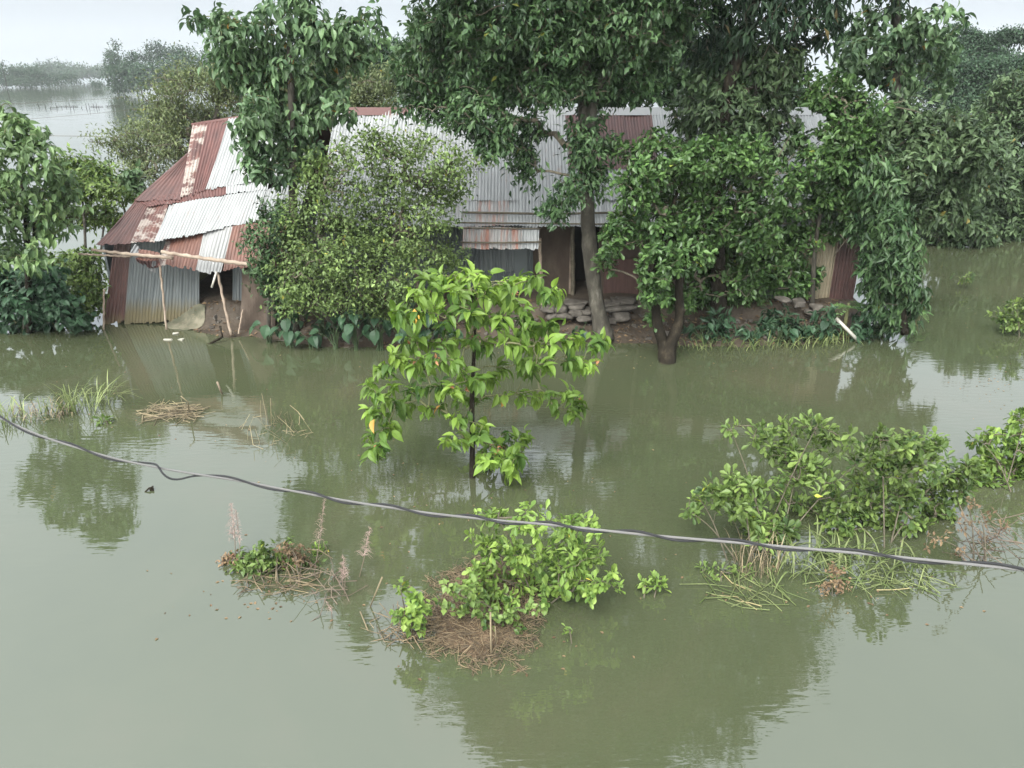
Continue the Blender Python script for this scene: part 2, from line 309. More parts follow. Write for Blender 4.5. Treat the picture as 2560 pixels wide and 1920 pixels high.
# ------------------------------------------------------------------ water
def build_water():
    m, t, b, out = newmat('flood_water'); ge = nd(t, 'NewGeometry')
    nz = nd(t, 'TexNoise', Scale=.21, Detail=7.0, Roughness=.66, Distortion=.8); t.links.new(ge.outputs['Position'], nz.inputs['Vector'])
    r = ramp(t, nz.outputs[0], [(.27, (.042, .051, .027)), (.5, (.050, .058, .031)), (.62, (.056, .060, .034)), (.75, (.067, .064, .038))]); t.links.new(r.outputs[0], b.inputs['Base Color'])
    b.inputs['Roughness'].default_value = .025; b.inputs['IOR'].default_value = 2.2; b.inputs['Specular IOR Level'].default_value = .5
    def nz_(sx, sy, sc, det):
        mp = nd(t, 'Mapping'); mp.inputs['Scale'].default_value = (sx, sy, 1); t.links.new(ge.outputs['Position'], mp.inputs[0])
        n = nd(t, 'TexNoise', Scale=sc, Detail=det, Roughness=.5); t.links.new(mp.outputs[0], n.inputs['Vector']); return n.outputs[0]
    pm = nz_(1, 1.6, .35, 2); mr_ = nd(t, 'MapRange'); mr_.inputs['From Min'].default_value = .38; mr_.inputs['From Max'].default_value = .66; mr_.inputs['To Min'].default_value = .12; mr_.inputs['To Max'].default_value = 1.0
    t.links.new(pm, mr_.inputs['Value'])
    h1 = nz_(.55, 2.0, 5.5, 2); h2 = nz_(.8, 1.2, .9, 1)
    mu = nd(t, 'Math', operation='MULTIPLY'); t.links.new(h1, mu.inputs[0]); t.links.new(mr_.outputs[0], mu.inputs[1])
    ad = nd(t, 'Math', operation='MULTIPLY_ADD'); ad.inputs[1].default_value = 1.6; t.links.new(h2, ad.inputs[0]); t.links.new(mu.outputs[0], ad.inputs[2])
    bp = nd(t, 'Bump', Strength=1.0, Distance=.0032); t.links.new(ad.outputs[0], bp.inputs['Height']); t.links.new(bp.outputs[0], b.inputs['Normal'])
    g = Geo(); xs = np.array([-2500, -700, -200, -60, -25, 0, 25, 60, 200, 700, 2500.]); ys = np.array([-60, -10, 0, 8, 16, 24, 40, 90, 250, 800, 2500.])
    v = [(x, y, 0) for y in ys for x in xs]; nx = len(xs)
    g.faces(v, [(j * nx + i, j * nx + i + 1, (j + 1) * nx + i + 1, (j + 1) * nx + i) for j in range(len(ys) - 1) for i in range(nx - 1)])
    tag(g.build('water', m), kind='structure')
build_water()
# ------------------------------------------------------------------ mud bank under the houses
SHX = [(-600, 700), (150, 770), (300, 785), (380, 806), (470, 822), (560, 843), (650, 845), (800, 866), (1000, 872), (1200, 866), (1400, 846), (1480, 862), (1600, 858), (1720, 865), (1850, 868), (2000, 862), (2120, 845), (2200, 815), (2290, 700)]
_sw = np.array([wat(*p)[:2] for p in SHX])
def sm(x): x = np.clip(x, 0, 1); return x * x * (3 - 2 * x)
def bumps(x, y, s=0.0):
    return (np.sin(3.1 * x + 1.3 * y + s) + np.sin(-2.3 * x + 4.2 * y + 1.7 + s) + .6 * np.sin(7.3 * x + 2.9 * y + s * 2) + .5 * np.sin(5.1 * y - 6.7 * x + 2.2) + .4 * np.sin(13.1 * x + 9.7 * y)) / 3.5
def bank_z(x, y):
    x = np.asarray(x, float); y = np.asarray(y, float)
    ds = y - np.interp(x, _sw[:, 0], _sw[:, 1])
    b = bumps(x, y)
    z = -.35 + .35 * sm((ds + .6) / .6) + .26 * sm(ds / .9) + .36 * sm((y - 18.42 - .1 * b) / .35) * sm((ds - .1) / .4)
    side = sm((x + 9.6) / 1.0) * sm((9.6 - x) / .9) * sm((27.0 - y) / 1.2)
    return (z + .05 * b * sm(ds + .3) + .45) * side - .45
def build_bank():
    xs = np.arange(-11, 11, .09); ys = np.concatenate((np.arange(15.6, 19.4, .06), np.arange(19.4, 28.2, .4)))
    X, Yg = np.meshgrid(xs, ys); Z = bank_z(X, Yg); nx, ny = len(xs), len(ys)
    i = np.arange(nx - 1)[None] + np.arange(ny - 1)[:, None] * nx
    q = np.stack((i, i + 1, i + nx + 1, i + nx), -1).reshape(-1)
    g = Geo(); g.arr(np.stack((X, Yg, Z), -1).reshape(-1, 3), q, [4] * ((nx - 1) * (ny - 1)), .5)
    tag(g.build('mud_bank', MUD, smooth=True), kind='structure')
build_bank()

# ------------------------------------------------------------------ corrugated iron
SHEETN = [0]
def sheet(name, tl, tr, br, bl, mat, parent, label=None, pitch=.078, amp=.013, nv=7, rag=.02, lift=0.0, warp=.012):
    tl, tr, br, bl = [np.asarray(p, float) for p in (tl, tr, br, bl)]
    SHEETN[0] += 1; rng = np.random.default_rng(SHEETN[0]); w = (np.linalg.norm(tr - tl) + np.linalg.norm(br - bl)) / 2; h = (np.linalg.norm(bl - tl) + np.linalg.norm(br - tr)) / 2
    n = max(2, int(round(w / pitch))); nu = n * 6
    u = np.linspace(0, 1, nu + 1)[None, :]; v = np.linspace(0, 1, nv + 1)[:, None]
    N = unit(np.cross(tr - tl, bl - tl)); N = N if N[1] < 0 or (abs(N[1]) < .2 and N[2] > 0) else -N
    vv = v + (v == 1) * (rag / h) * np.repeat(rng.normal(0, 1, n + 1), 6)[None, :nu + 1]
    P = (1 - vv)[..., None] * ((1 - u)[..., None] * tl + u[..., None] * tr) + vv[..., None] * ((1 - u)[..., None] * bl + u[..., None] * br)
    k = rng.uniform(0, 6, 4)
    d = amp * np.sin(2 * math.pi * n * u + 0 * v) + warp * (np.sin(5 * u + 2.5 * v + k[0]) + np.sin(4 * v - 3 * u + k[1])) + lift
    P = P + d[..., None] * N; o = rng.uniform(0, 40, 2)
    UV = np.stack((u * w + 0 * v + o[0], v * h + 0 * u + o[1]), -1).reshape(-1, 2)
    m = nu + 1; i = np.arange(nu)[None] + np.arange(nv)[:, None] * m; q = np.stack((i, i + 1, i + m + 1, i + m), -1).reshape(-1)
    g = Geo(); P = P.reshape(-1, 3); g.arr(P, q, [4] * (nu * nv), .5, UV); g.arr(P - N * .004, q[::-1], [4] * (nu * nv), .5, UV)
    ob = g.build(name, mat, parent, smooth=True)
    if label: ob['label'] = label
    return ob
def onplane(px, py, A, B, R):
    n = np.cross(B - A, R - A); d = ray(px, py); o = np.array((0, 0, CAMH)); return o + d * (np.dot(n, A - o) / np.dot(n, d))
def pole(name, pts, r, mat, parent=None, sides=7, knots=0, tint=.5, rng=None):
    g = Geo(); pts = np.asarray(pts, float)
    if knots:
        t = np.linspace(0, len(pts) - 1, knots * 4 + 1); ii = np.clip(t.astype(int), 0, len(pts) - 2); f = (t - ii)[:, None]
        P = pts[ii] * (1 - f) + pts[ii + 1] * f; R = np.interp(np.linspace(0, 1, len(t)), np.linspace(0, 1, len(np.atleast_1d(r))), np.atleast_1d(r)) * (1 + .18 * (np.arange(len(t)) % 4 == 0))
        P = P + np.sin(np.arange(len(t)) * 1.7)[:, None] * .006
        g.tube(P, R, sides, tint)
    else: g.tube(pts, r, sides, tint)
    return g.build(name, mat, parent, smooth=True)

# ------------------------------------------------------------------ the leaning hut on the left
def build_hut():
    h = thing('tin_hut', 'small leaning hut of rusty and white corrugated iron, its left wall standing in the flood', 'hut', (-8.2, 20.5, 0))
    A, B, R = at(238, 613, 18.3), at(650, 549, 18.9), at(482, 316, 21.5)
    pl = lambda px, py: onplane(px, py, A, B, R)
    rl, rr = pl(482, 314), pl(800, 262); back = 25.0
    g = Geo(); bl_, br_ = np.array((A[0] + .1, back, 2.0)), np.array((rr[0] + .2, back, 2.2)); gab = pl(478, 379)
    g.faces([rl, rr, br_, bl_, gab, A], [(0, 1, 2, 3), (4, 0, 3), (5, 4, 3)])
    roof = g.build('roof', RED, h)
    S = lambda name, q, mat, lift=0, lab=None, **k: sheet(name, *[pl(*p) for p in q], mat, roof, lab, lift=lift, **k)
    for q, mat, lift, lab in [
        ([(478, 379), (484, 378), (453, 501), (340, 505)], RUST, .035, 'dark rust brown sheet along the sloping left edge'),
        ([(483, 316), (520, 310), (482, 488), (452, 496)], FLAKY, .045, 'pale flaking sheet below the left end of the ridge'),
        ([(520, 310), (574, 301), (516, 479), (481, 489)], RED, .038, 'red brown sheet beside the flaking one'),
        ([(573, 301), (652, 288), (586, 466), (515, 478)], TIN, .05, None), ([(651, 288), (731, 275), (666, 452), (585, 467)], TIN2, .042, None),
        ([(730, 275), (800, 263), (746, 440), (665, 453)], TIN, .05, None),
        ([(345, 500), (568, 466), (565, 488), (372, 520)], RED, .022, None), ([(567, 466), (675, 449), (670, 474), (564, 488)], TIN2, .026, None),
        ([(341, 500), (377, 506), (326, 608), (238, 614)], RUST, .004, 'wide dark rust sheet at the low left corner'),
        ([(376, 506), (424, 508), (387, 605), (325, 609)], FLAKY, .010, 'orange sheet with flaking pale bands'),
        ([(423, 511), (563, 490), (516, 579), (386, 605)], TIN2, .004, 'clean white sheet above the awning'), ([(562, 489), (667, 473), (641, 553), (514, 579)], TIN2, .010, None),
        ([(666, 473), (772, 455), (747, 536), (640, 554)], TIN, .004, None)]:
        S('roof_sheet', q, mat, lift, lab)
    pole('ridge_cap', [pl(480, 314), pl(640, 289), pl(800, 263)], .07, RED, roof, 6)
    pole('hip_cap', [pl(479, 380), pl(430, 424), pl(340, 504)], .055, RUST, roof, 6)
    def D(q, mat, lab, y0=18.75, y1=18.05, **k):
        return sheet('awning_sheet', at(*q[0], y0), at(*q[1], y0), at(*q[2], y1), at(*q[3], y1), mat, h, lab, **k)
    D([(415, 597), (433, 594), (413, 664), (396, 665)], FLAKY, 'narrow flaking strip', lift=.01)
    D([(432, 593), (512, 579), (490, 672), (412, 664)], ORANGE, 'orange rust awning sheet', rag=.03)
    D([(511, 578), (583, 566), (553, 683), (489, 677)], GREYTIN, 'grey awning sheet between two rusty ones', lift=.02, rag=.03)
    D([(582, 565), (662, 552), (642, 671), (558, 674)], ORANGE, None, rag=.03); D([(661, 552), (740, 540), (722, 668), (640, 671)], ORANGE, None)
    D([(337, 611), (353, 622), (338, 642), (323, 634)], GREYTIN, 'small bent grey scrap', 18.25, 17.95, nv=4); D([(346, 622), (400, 632), (396, 650), (344, 650)], ORANGE, None, 18.2, 17.95, nv=4)
    D([(335, 641), (402, 640), (394, 668), (347, 662)], RUST, 'crumpled rust scrap hanging below the eave', 18.4, 18.15, warp=.05)
    D([(374, 655), (392, 654), (386, 682), (370, 678)], GREYTIN, None, 18.35, 18.2, nv=4, warp=.03)
    for q, mat, lab in [([(287, 598), (331, 598), (312, 804), (259, 812)], WALLRUST, 'dark rust wall panel at the left corner'), ([(329, 598), (406, 598), (389, 806), (311, 810)], WALLTIN, None),
                        ([(405, 598), (500, 598), (498, 800), (388, 806)], WALLTIN, None), ([(581, 598), (614, 598), (607, 800), (581, 800)], WALLTIN, None)]:
        sheet('wall_panel', *[at(*p, 18.95) for p in q], mat, h, lab)
    g = Geo(); x0, x1 = at(270, 700, 19.0)[0], at(740, 700, 19.0)[0]
    g.box((x0 + .05, 21.8, .9), (.06, 5.6, 2.6)); g.box(((x0 + x1) / 2, 24.6, .9), (x1 - x0 - .1, .06, 2.6)); g.box((x1, 21.8, 1), (.06, 5.6, 2.8))
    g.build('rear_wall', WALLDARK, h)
    c = at(652, 760, 18.25); g = Geo(); a = [at(604, 676, 18.3), at(690, 690, 18.2), at(690, 846, 18.1), at(600, 830, 18.25)]
    rng = np.random.default_rng(5); nn = 14; v = []
    for k in (0, 1):
        for j in range(nn + 1):
            for i in range(nn + 1):
                u, w = i / nn, j / nn; p = (1 - w) * ((1 - u) * a[0] + u * a[1]) + w * ((1 - u) * a[3] + u * a[2]); v.append(p + np.array((0, .3 * k + .05 * math.sin(7 * u + 5 * w), .02 * math.sin(15 * u))))
    M = nn + 1; f = [(j * M + i, (j + 1) * M + i, (j + 1) * M + i + 1, j * M + i + 1) for j in range(nn) for i in range(nn)]
    f += [(j * M + M * M, j * M, (j + 1) * M, (j + 1) * M + M * M)[::-1] for j in range(nn)] + [(i, i + M * M, i + 1 + M * M, i + 1) for i in range(nn)] + [(j * M + nn, j * M + nn + M * M, (j + 1) * M + nn + M * M, (j + 1) * M + nn)[::-1] for j in range(nn)]
    g.faces(v, f); g.build('mud_wall', MUDWALL, h, smooth=False)
    P7 = lambda x, y, Y: at(200 + x / 2.7646, 260 + y / 2.7646, Y)
    for pts, r in [((P7(552, 1118, 18.15), P7(572, 1300, 18.1), P7(598, 1560, 18.05)), .026), ((P7(952, 1165, 18.2), P7(990, 1350, 18.0), P7(1046, 1600, 17.85)), .034), ((P7(166, 1280, 18.6), P7(164, 1580, 18.5)), .025), ((P7(1125, 1420, 18.1), P7(1095, 1590, 17.9)), .02)]:
        pole('prop_post', pts, r, BAMBOO, h, knots=4)
    def bam(pts, r, lab): tag(pole('bamboo_pole', pts, r, BAMBOO, knots=7), lab, 'pole')
    bam((P7(80, 1008, 17.9), P7(360, 1040, 17.95), P7(642, 1064, 18.0)), (.03, .045), 'pale bamboo pole tied across the front corner of the leaning hut')
    bam((P7(-10, 1036, 17.95), P7(170, 1046, 17.95), P7(352, 1054, 18.02)), (.02, .028), 'thin bamboo pole sticking out left of the hut, under a thicker one')
    bam((P7(562, 1022, 17.85), P7(860, 1068, 17.85), P7(1172, 1110, 17.9)), (.04, .05), 'thick bamboo pole laid over the orange awning sheets')
    tag(pole('white_stick', (P7(944, 1160, 17.95), P7(910, 1268, 17.9)), .026, PLASTIC), 'short white stick hanging below the grey awning sheet', 'stick')
    tag(pole('stake', (wat(490, 862) - np.array((0, 0, .15)), P7(985, 1610, 17.5), P7(968, 1535, 17.6)), .03, DBARK), 'short dark stake standing in the water before the hut door', 'stake')
    # crumpled sacking on the mud in front of the wall, and litter
    g = Geo(); rng = np.random.default_rng(8); nu_, nv_ = 26, 8; c0, c1 = at(352, 812, 18.75), at(508, 772, 18.7); v = []
    for j in range(nv_ + 1):
        for i in range(nu_ + 1):
            u, w = i / nu_, j / nv_ - .5; p = c0 * (1 - u) + c1 * u; wd = .42 * math.sin(math.pi * min(1, .12 + u * .85)) ** .6
            x, y = p[0] + .1 * math.sin(9 * u), p[1] + w * wd * 1.6
            v.append((x, y, float(bank_z(x, y)) + .03 + .10 * (1 - 4 * w * w) * (.5 + .5 * math.sin(11 * u + 5 * w) * math.sin(17 * w + 3 * u)) + .03 * rng.normal() * .3))
    M = nu_ + 1; g.faces(v, [(j * M + i, j * M + i + 1, (j + 1) * M + i + 1, (j + 1) * M + i) for j in range(nv_) for i in range(nu_)])
    tag(g.build('sacking', CLOTH, smooth=True), 'crumpled faded green sacking lying on the mud by the hut wall', 'cloth')
    for i, (px, py, s) in enumerate([(437, 824, .10), (467, 811, .07), (418, 838, .09), (452, 838, .11)]):
        p = wat(px, py, .12); p[2] = max(0.0, float(bank_z(p[0], p[1]))) + .01; g = Geo(); rng = np.random.default_rng(i)
        g.box(p, (s * (1.2 + i % 3 * .5), s * .7, .03), rng.uniform(-.6, .6), jit=.012, rng=rng)
        tag(g.build('litter', PLASTIC), 'scrap of pale litter on the muddy edge before the hut', 'litter', 'litter scraps before the hut')
build_hut()

# ------------------------------------------------------------------ the long house
def build_house():
    h = thing('long_house', 'long house with white and rusty tin roof and dark veranda, behind the trees', 'house', (2.0, 21.5, 0))
    xl, xr, ye, ze, yr, zr = -4.7, at(2150, 570, 18.6)[0], 18.6, 2.56, 22.0, 5.02
    rp = lambda x, v: np.array((x, yr + (ye - yr) * v, zr + (ze - zr) * v))
    g = Geo(); v = [(xl, yr, zr), (xr - .3, yr, zr), (xr, 25.6, 2.5), (xl, 25.6, 2.5), (xl, ye, ze - .05), (xr, ye, ze - .05)]
    g.faces(v, [(0, 1, 2, 3)]); roof = g.build('roof', TIN, h)
    n = 17; cw = (xr - xl) / n
    for i in range(n):
        x0, x1 = xl + i * cw - .02, xl + (i + 1) * cw + .02
        cpx = 1280 + ((x0 + x1) / 2) / mpp(1280, 340, 21)
        up = RED if (1405 < cpx < 1460 or 1480 < cpx < 1640 or 1880 < cpx < 1960) else (TIN if i % 3 == 0 else TIN2)
        lo = 1190 < 1280 + ((x0 + x1) / 2) / mpp(1280, 525, 18.9) < 1262
        for v0, v1, mat, lift in ((0, .54, up, .035), (.51, .80, TIN if i % 4 == 1 else TIN2, .02), (.77, 1.0, STREAK if lo else (TIN if i % 3 == 1 else TIN2), .005)):
            sheet('roof_sheet', rp(x0, v0), rp(x1, v0), rp(x1, v1), rp(x0, v1), mat, roof, None, lift=lift + .004 * (i % 2), rag=.012)
    px2x = lambda px, py, Y: at(px, py, Y)[0]
    for a, b, mat, lab in ((860, 1028, RED, 'red ridge cap'), (1028, 1366, TIN, None), (1366, 2100, TIN2, 'white ridge cap')):
        g = Geo(); xa, xb = px2x(a, 280, yr), min(px2x(b, 280, yr), xr - .3)
        g.faces([(xa, yr - .22, zr - .10), (xb, yr - .22, zr - .10), (xb, yr, zr + .09), (xa, yr, zr + .09), (xb, yr + .22, zr - .1), (xa, yr + .22, zr - .1)], [(0, 1, 2, 3), (3, 2, 4, 5)])
        o = g.build('ridge_cap', mat, roof)
        if lab: o['label'] = lab
    for v_, r_, xa, xb in ((.905, .028, -1.2, 3.2), (.90, .03, 3.0, 7.8), (.985, .02, -1.3, 6.5)):
        pole('roof_pole', (rp(xa, v_) + (0, -.05, .05), rp((xa + xb) / 2, v_ + .006) + (0, -.05, .03), rp(xb, v_ - .004) + (0, -.05, .05)), r_, TWIG, roof)
    # veranda wall: panels side by side, closed behind
    Yw = 19.75
    def panel(x0, x1, y0, y1, mat, lab=None, Y=Yw, name='wall_panel'):
        a, b = px2x(x0, 660, Y), px2x(x1, 660, Y); z0, z1 = at(x0, y1, Y)[2], at(x0, y0, Y)[2]
        return sheet(name, (a, Y, z1), (b, Y, z1), (b, Y, z0), (a, Y, z0), mat, h, lab, warp=.006)
    def slab(x0, x1, y0, y1, mat, name, lab=None, Y=Yw, th=.14):
        a, b = px2x(x0, 660, Y), px2x(x1, 660, Y); z0, z1 = at(x0, y1, Y)[2], at(x0, y0, Y)[2]; g = Geo()
        g.box(((a + b) / 2, Y + th / 2, (z0 + z1) / 2), (b - a, th, z1 - z0)); o = g.build(name, mat, h)
        if lab: o['label'] = lab
        return o
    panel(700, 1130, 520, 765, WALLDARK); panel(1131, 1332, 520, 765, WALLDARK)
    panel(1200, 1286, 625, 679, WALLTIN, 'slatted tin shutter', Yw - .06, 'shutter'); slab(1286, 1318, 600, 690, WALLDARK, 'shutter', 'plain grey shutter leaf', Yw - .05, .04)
    slab(1333, 1424, 520, 765, MUDWALL, 'wall'); slab(1424, 1434, 520, 765, BAMBOO, 'door_post', None, Yw - .06, .1)
    slab(1496, 1512, 520, 765, MUDWALL, 'wall'); slab(1512, 1604, 648, 738, rough_mat('dark_red_plank', [(.3, (.055, .030, .026)), (.7, (.095, .055, .046))], 4, 6, .8, .3, (6, 1, .5)), 'plank_screen', None, Yw - .12, .05)
    slab(1512, 1900, 520, 765, MUDWALL, 'wall')
    g = Geo(); g.box(((px2x(1434, 660, Yw) + px2x(1496, 660, Yw)) / 2, Yw + 1.2, 1.5), (1.2, .05, 2.4)); g.build('doorway_shade', DARKIN, h)  # near-black sheet behind the doorway, painted as its indoor shade
    Y2 = 19.15
    panel(1890, 1982, 540, 752, WALLTIN, 'grey tin panel beside the rust strip', Y2); panel(1982, 2002, 540, 752, WALLRUST, 'narrow rust strip', Y2); panel(2002, 2086, 540, 755, CREAM, 'cream weathered panel', Y2); panel(2086, 2147, 540, 752, WALLRUST, 'rust red end panel', Y2 - .05)
    g = Geo(); x0, x1 = xl + .2, px2x(2145, 660, Y2); g.box((x0, 22.3, 1.4), (.08, 5.6, 2.6)); g.box((x1, 22.2, 1.4), (.08, 6.0, 2.6)); g.box(((x0 + x1) / 2, 25.2, 1.4), (x1 - x0 - .1, .08, 2.5)); g.box((px2x(1890, 660, Y2), 19.45, 1.5), (.06, .55, 2.3))
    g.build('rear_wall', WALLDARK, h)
    for i, (a, b, mat) in enumerate(((1158, 1234, STREAK), (1233, 1306, STREAK), (1305, 1348, TIN))):
        sheet('awning_sheet', at(a, 567 + i, 18.57), at(b, 568 + i, 18.57), at(b - 2, 623, 18.30), at(a - 2, 621, 18.30), mat, h, None if i < 2 else 'grey awning sheet', lift=.004 * i, rag=.02)
    pole('awning_pole', (at(1152, 606, 18.30), at(1250, 607, 18.28), at(1354, 605, 18.30)), .022, TWIG, h); pole('awning_pole', (at(1156, 570, 18.5), at(1352, 572, 18.5)), .018, TWIG, h)
    for px, a, b, r in ((1352, 596, 768, .04), (1432, 566, 745, .055), (1604, 572, 752, .05), (1760, 575, 760, .05), (1905, 575, 765, .05), (1040, 575, 770, .05)):
        Yp = 18.75 if px != 1432 else 19.6; x = px2x(px, 660, Yp); pole('veranda_post', ((x - .04, Yp, at(px, a, Yp)[2]), (x, Yp, 1.4), (x + .03, Yp, .35)), r, BAMBOO if px < 1400 else TWIG, h, knots=4)
build_house()

# ------------------------------------------------------------------ stones, pipe
def stone(name, c, d, rot, seed, mat, label, cat, group, sq=.42):
    rng = np.random.default_rng(seed); nu_, nv_ = 18, 10; v = []
    sg = lambda a: np.sign(a) * abs(a) ** sq
    k = rng.normal(size=(4, 3)) * 2.5; ph = rng.uniform(0, 6, 4)
    for j in range(nv_ + 1):
        b = -math.pi / 2 + math.pi * j / nv_
        for i in range(nu_):
            a = 2 * math.pi * i / nu_; p = np.array((sg(math.cos(b)) * sg(math.cos(a)), sg(math.cos(b)) * sg(math.sin(a)), sg(math.sin(b))))
            p *= 1 + .20 * np.sin(k @ p + ph).sum() / 2 + rng.normal(0, .018); v.append(p * np.array(d) / 2)
    cr, sr = math.cos(rot), math.sin(rot); v = np.array(v) @ np.array(((cr, sr, 0), (-sr, cr, 0), (0, 0, 1))) + c
    g = Geo(); g.faces(v, [(j * nu_ + i, j * nu_ + (i + 1) % nu_, (j + 1) * nu_ + (i + 1) % nu_, (j + 1) * nu_ + i) for j in range(nv_) for i in range(nu_)])
    tag(g.build(name, mat, smooth=True), label, cat, group)
LFT = 'grey stone of the heap before the veranda, left of the big tree trunk'; RGT = 'grey stone of the heap before the veranda, right of the big tree trunk'
for i, (x, y, w, hh, lab) in enumerate([(1180, 1140, 140, 80, LFT), (1340, 1120, 140, 62, LFT), (1320, 1180, 130, 66, LFT), (1200, 1212, 180, 70, LFT), (1410, 1232, 150, 60, 'pale broken slab leaning against the big tree trunk'), (1790, 1128, 330, 62, 'longest flat slab of the heap, right of the big tree trunk'),
                                   (1850, 1060, 170, 52, RGT), (1740, 1064, 70, 44, RGT), (1800, 1218, 175, 86, 'broad blocky stone lowest in the heap, right of the big trunk'), (1710, 1258, 90, 46, RGT), (1075, 1212, 100, 72, LFT), (1040, 1150, 130, 50, LFT), (1330, 1082, 220, 40, LFT), (1700, 1092, 130, 40, RGT), (1440, 1165, 100, 60, LFT)]):
    px, py = 1120 + x / 4.148, 500 + y / 4.148; Y = 18.42 - (y - 1060) / 190 * .32; p = at(px, py, Y); m = mpp(px, py, Y) / 4.148
    stone('stone', p + (0, .16, 0), (w * m * 1.1, .5, hh * m * .95), (i * 37 % 11 - 5) * .03, i, STONE, lab, 'stone', 'stones heaped before the veranda')
for i, (px, py, w, hh) in enumerate([(2001, 760, 30, 16), (2043, 770, 26, 13), (2034, 783, 26, 10), (1960, 752, 24, 10)]):
    p = at(px, py, 18.25); m = mpp(px, py, 18.25); stone('stone', p + (0, .1, 0), (w * m, .35, hh * m), .2 * i, 40 + i, STONE, 'small flat stone at the foot of the cream wall panel', 'stone', 'stones under the cream wall')
tag(pole('pipe', (at(2090, 795, 17.7), at(2110, 816, 17.6), at(2146, 852, 17.5)), .042, PLASTIC, sides=14), 'short white drain pipe slanting from the bank into the water', 'pipe')
# ------------------------------------------------------------------ trees and shrubs
def plant(name, label, cat, seed, trunks, tr, blobs, per, mat, kind, size, n, wid=.5, world=(), group=None, bark=BARK, twigm=TWIG, spread=.1, ang=(35, 80), droop=.3, up=.9,
          shell=.5, lump=.22, depth=.85, arch=.06, back=.1, twig=.004, min_count=1, pts=None, trunk_sides=12, tnoise=.35, axis_mix=.35, crown='crown', stem='trunk', upw=.35, zmin=.06, expo=.46, rmax=None, bare=(), thick=4.2):
    """one tree or shrub: trunk(s), branches grown to every twig tip, leaves round every tip"""
    rng = np.random.default_rng(seed); base = np.array(trunks[0][0], float)
    t = thing(name, label, cat, (base[0], base[1], max(0.0, base[2])), group)
    if pts is None: C, O = blob_points(rng, blobs, per * thick, world, shell, depth, lump)
    else:
        C = np.asarray(pts, float); O = unit(C - C.mean(0))
    if zmin < .06: C[:, 2] = np.where(C[:, 2] < zmin, zmin + rng.uniform(0, .05, len(C)), C[:, 2])
    ok = C[:, 2] > zmin - 1e-6; C, O = C[ok], O[ok]
    g = Geo()
    for tp, r in zip(trunks, tr):
        tp = np.asarray(tp, float); k = len(tp); q = np.linspace(0, k - 1, 5 * (k - 1) + 1); i = np.clip(q.astype(int), 0, k - 2); f = q - i
        tm = np.array([(tp[min(a + 1, k - 1)] - tp[max(a - 1, 0)]) * .5 for a in range(k)])
        f_ = f[:, None]; P = (2 * f_**3 - 3 * f_**2 + 1) * tp[i] + (f_**3 - 2 * f_**2 + f_) * tm[i] + (-2 * f_**3 + 3 * f_**2) * tp[i + 1] + (f_**3 - f_**2) * tm[i + 1]
        R = np.interp(np.linspace(0, 1, len(q)), np.linspace(0, 1, len(r)), r) * (1 + .05 * np.sin(q * 4.1) + .03 * rng.normal(size=len(q)))
        P = P + rng.normal(0, .012, P.shape) * R[:, None] * 3; g.tube(P, R, trunk_sides, rng.uniform())
    bg_, A = grow(rng, [np.asarray(x, float) for x in trunks], C, twig, expo, arch, upw, min_count=min_count, rmax=rmax)
    for bp, br in bare: bg_.tube(np.asarray(bp, float), br, 5)
    nb = sum(len(x) for x in bg_.s)
    for q in ('v', 's', 't'): getattr(bg_, q).extend(getattr(g, q))
    bg_.l += [x + bg_.n for x in g.l]; bg_.n += g.n; o = bg_.build(stem, bark, t, smooth=True)
    if twigm is not bark:
        o.data.materials.append(twigm); mi = np.zeros(len(o.data.polygons), np.int32); mi[:nb] = 1; o.data.polygons.foreach_set('material_index', mi)
    A = unit(A * (1 - axis_mix) + O * axis_mix); g = Geo(); cl = np.clip(.5 + .32 * rng.normal(size=len(C)), 0, 1)
    cluster_leaves(g, rng, C, A, kind, size, n, wid, spread, ang, droop, up, cl, tnoise, back)
    g.build(crown, mat, t); return t
def Y_(bl, Y, dy=0.0, seed=0):
    r = np.random.default_rng(seed); return [(*b, Y + r.uniform(-dy, dy)) for b in bl]
VIS = lambda *p: [at(x, y, Y) for x, y, Y in p]

# tall broad-leaved tree over the joint of the two houses
plant('broad_leaf_tree', 'slim tree with big drooping leaves rising before the left end of the roofs', 'tree', 11,
      [[*VIS((735, 840, 17.9), (733, 640, 17.8), (732, 430, 17.7), (728, 220, 17.6), (722, 20, 17.6)), at(735, -180, 17.6)]], [(.12, .11, .09, .07, .05, .02)],
      Y_([(528, 48, 62, 30), (600, 85, 85, 60), (720, 20, 66, 66), (800, 80, 80, 60), (905, 80, 62, 58), (640, 150, 105, 60), (760, 160, 105, 60), (872, 130, 62, 55), (570, 145, 50, 35), (690, 220, 100, 60), (805, 228, 75, 50), (640, 285, 55, 50), (740, 290, 95, 55), (835, 275, 50, 38), (680, 350, 85, 55), (640, 405, 40, 45), (745, 365, 55, 55), (700, 425, 50, 30), (622, 335, 34, 45), (730, -60, 58, 60), (742, -145, 44, 60), (748, -215, 26, 44)], 17.6, .5), 7.0,
      L_BIG, 'big', .212, 8, .46, thick=6.2, spread=.09, ang=(45, 100), droop=.75, up=1.0, shell=.4, twigm=GTWIG, back=.12)

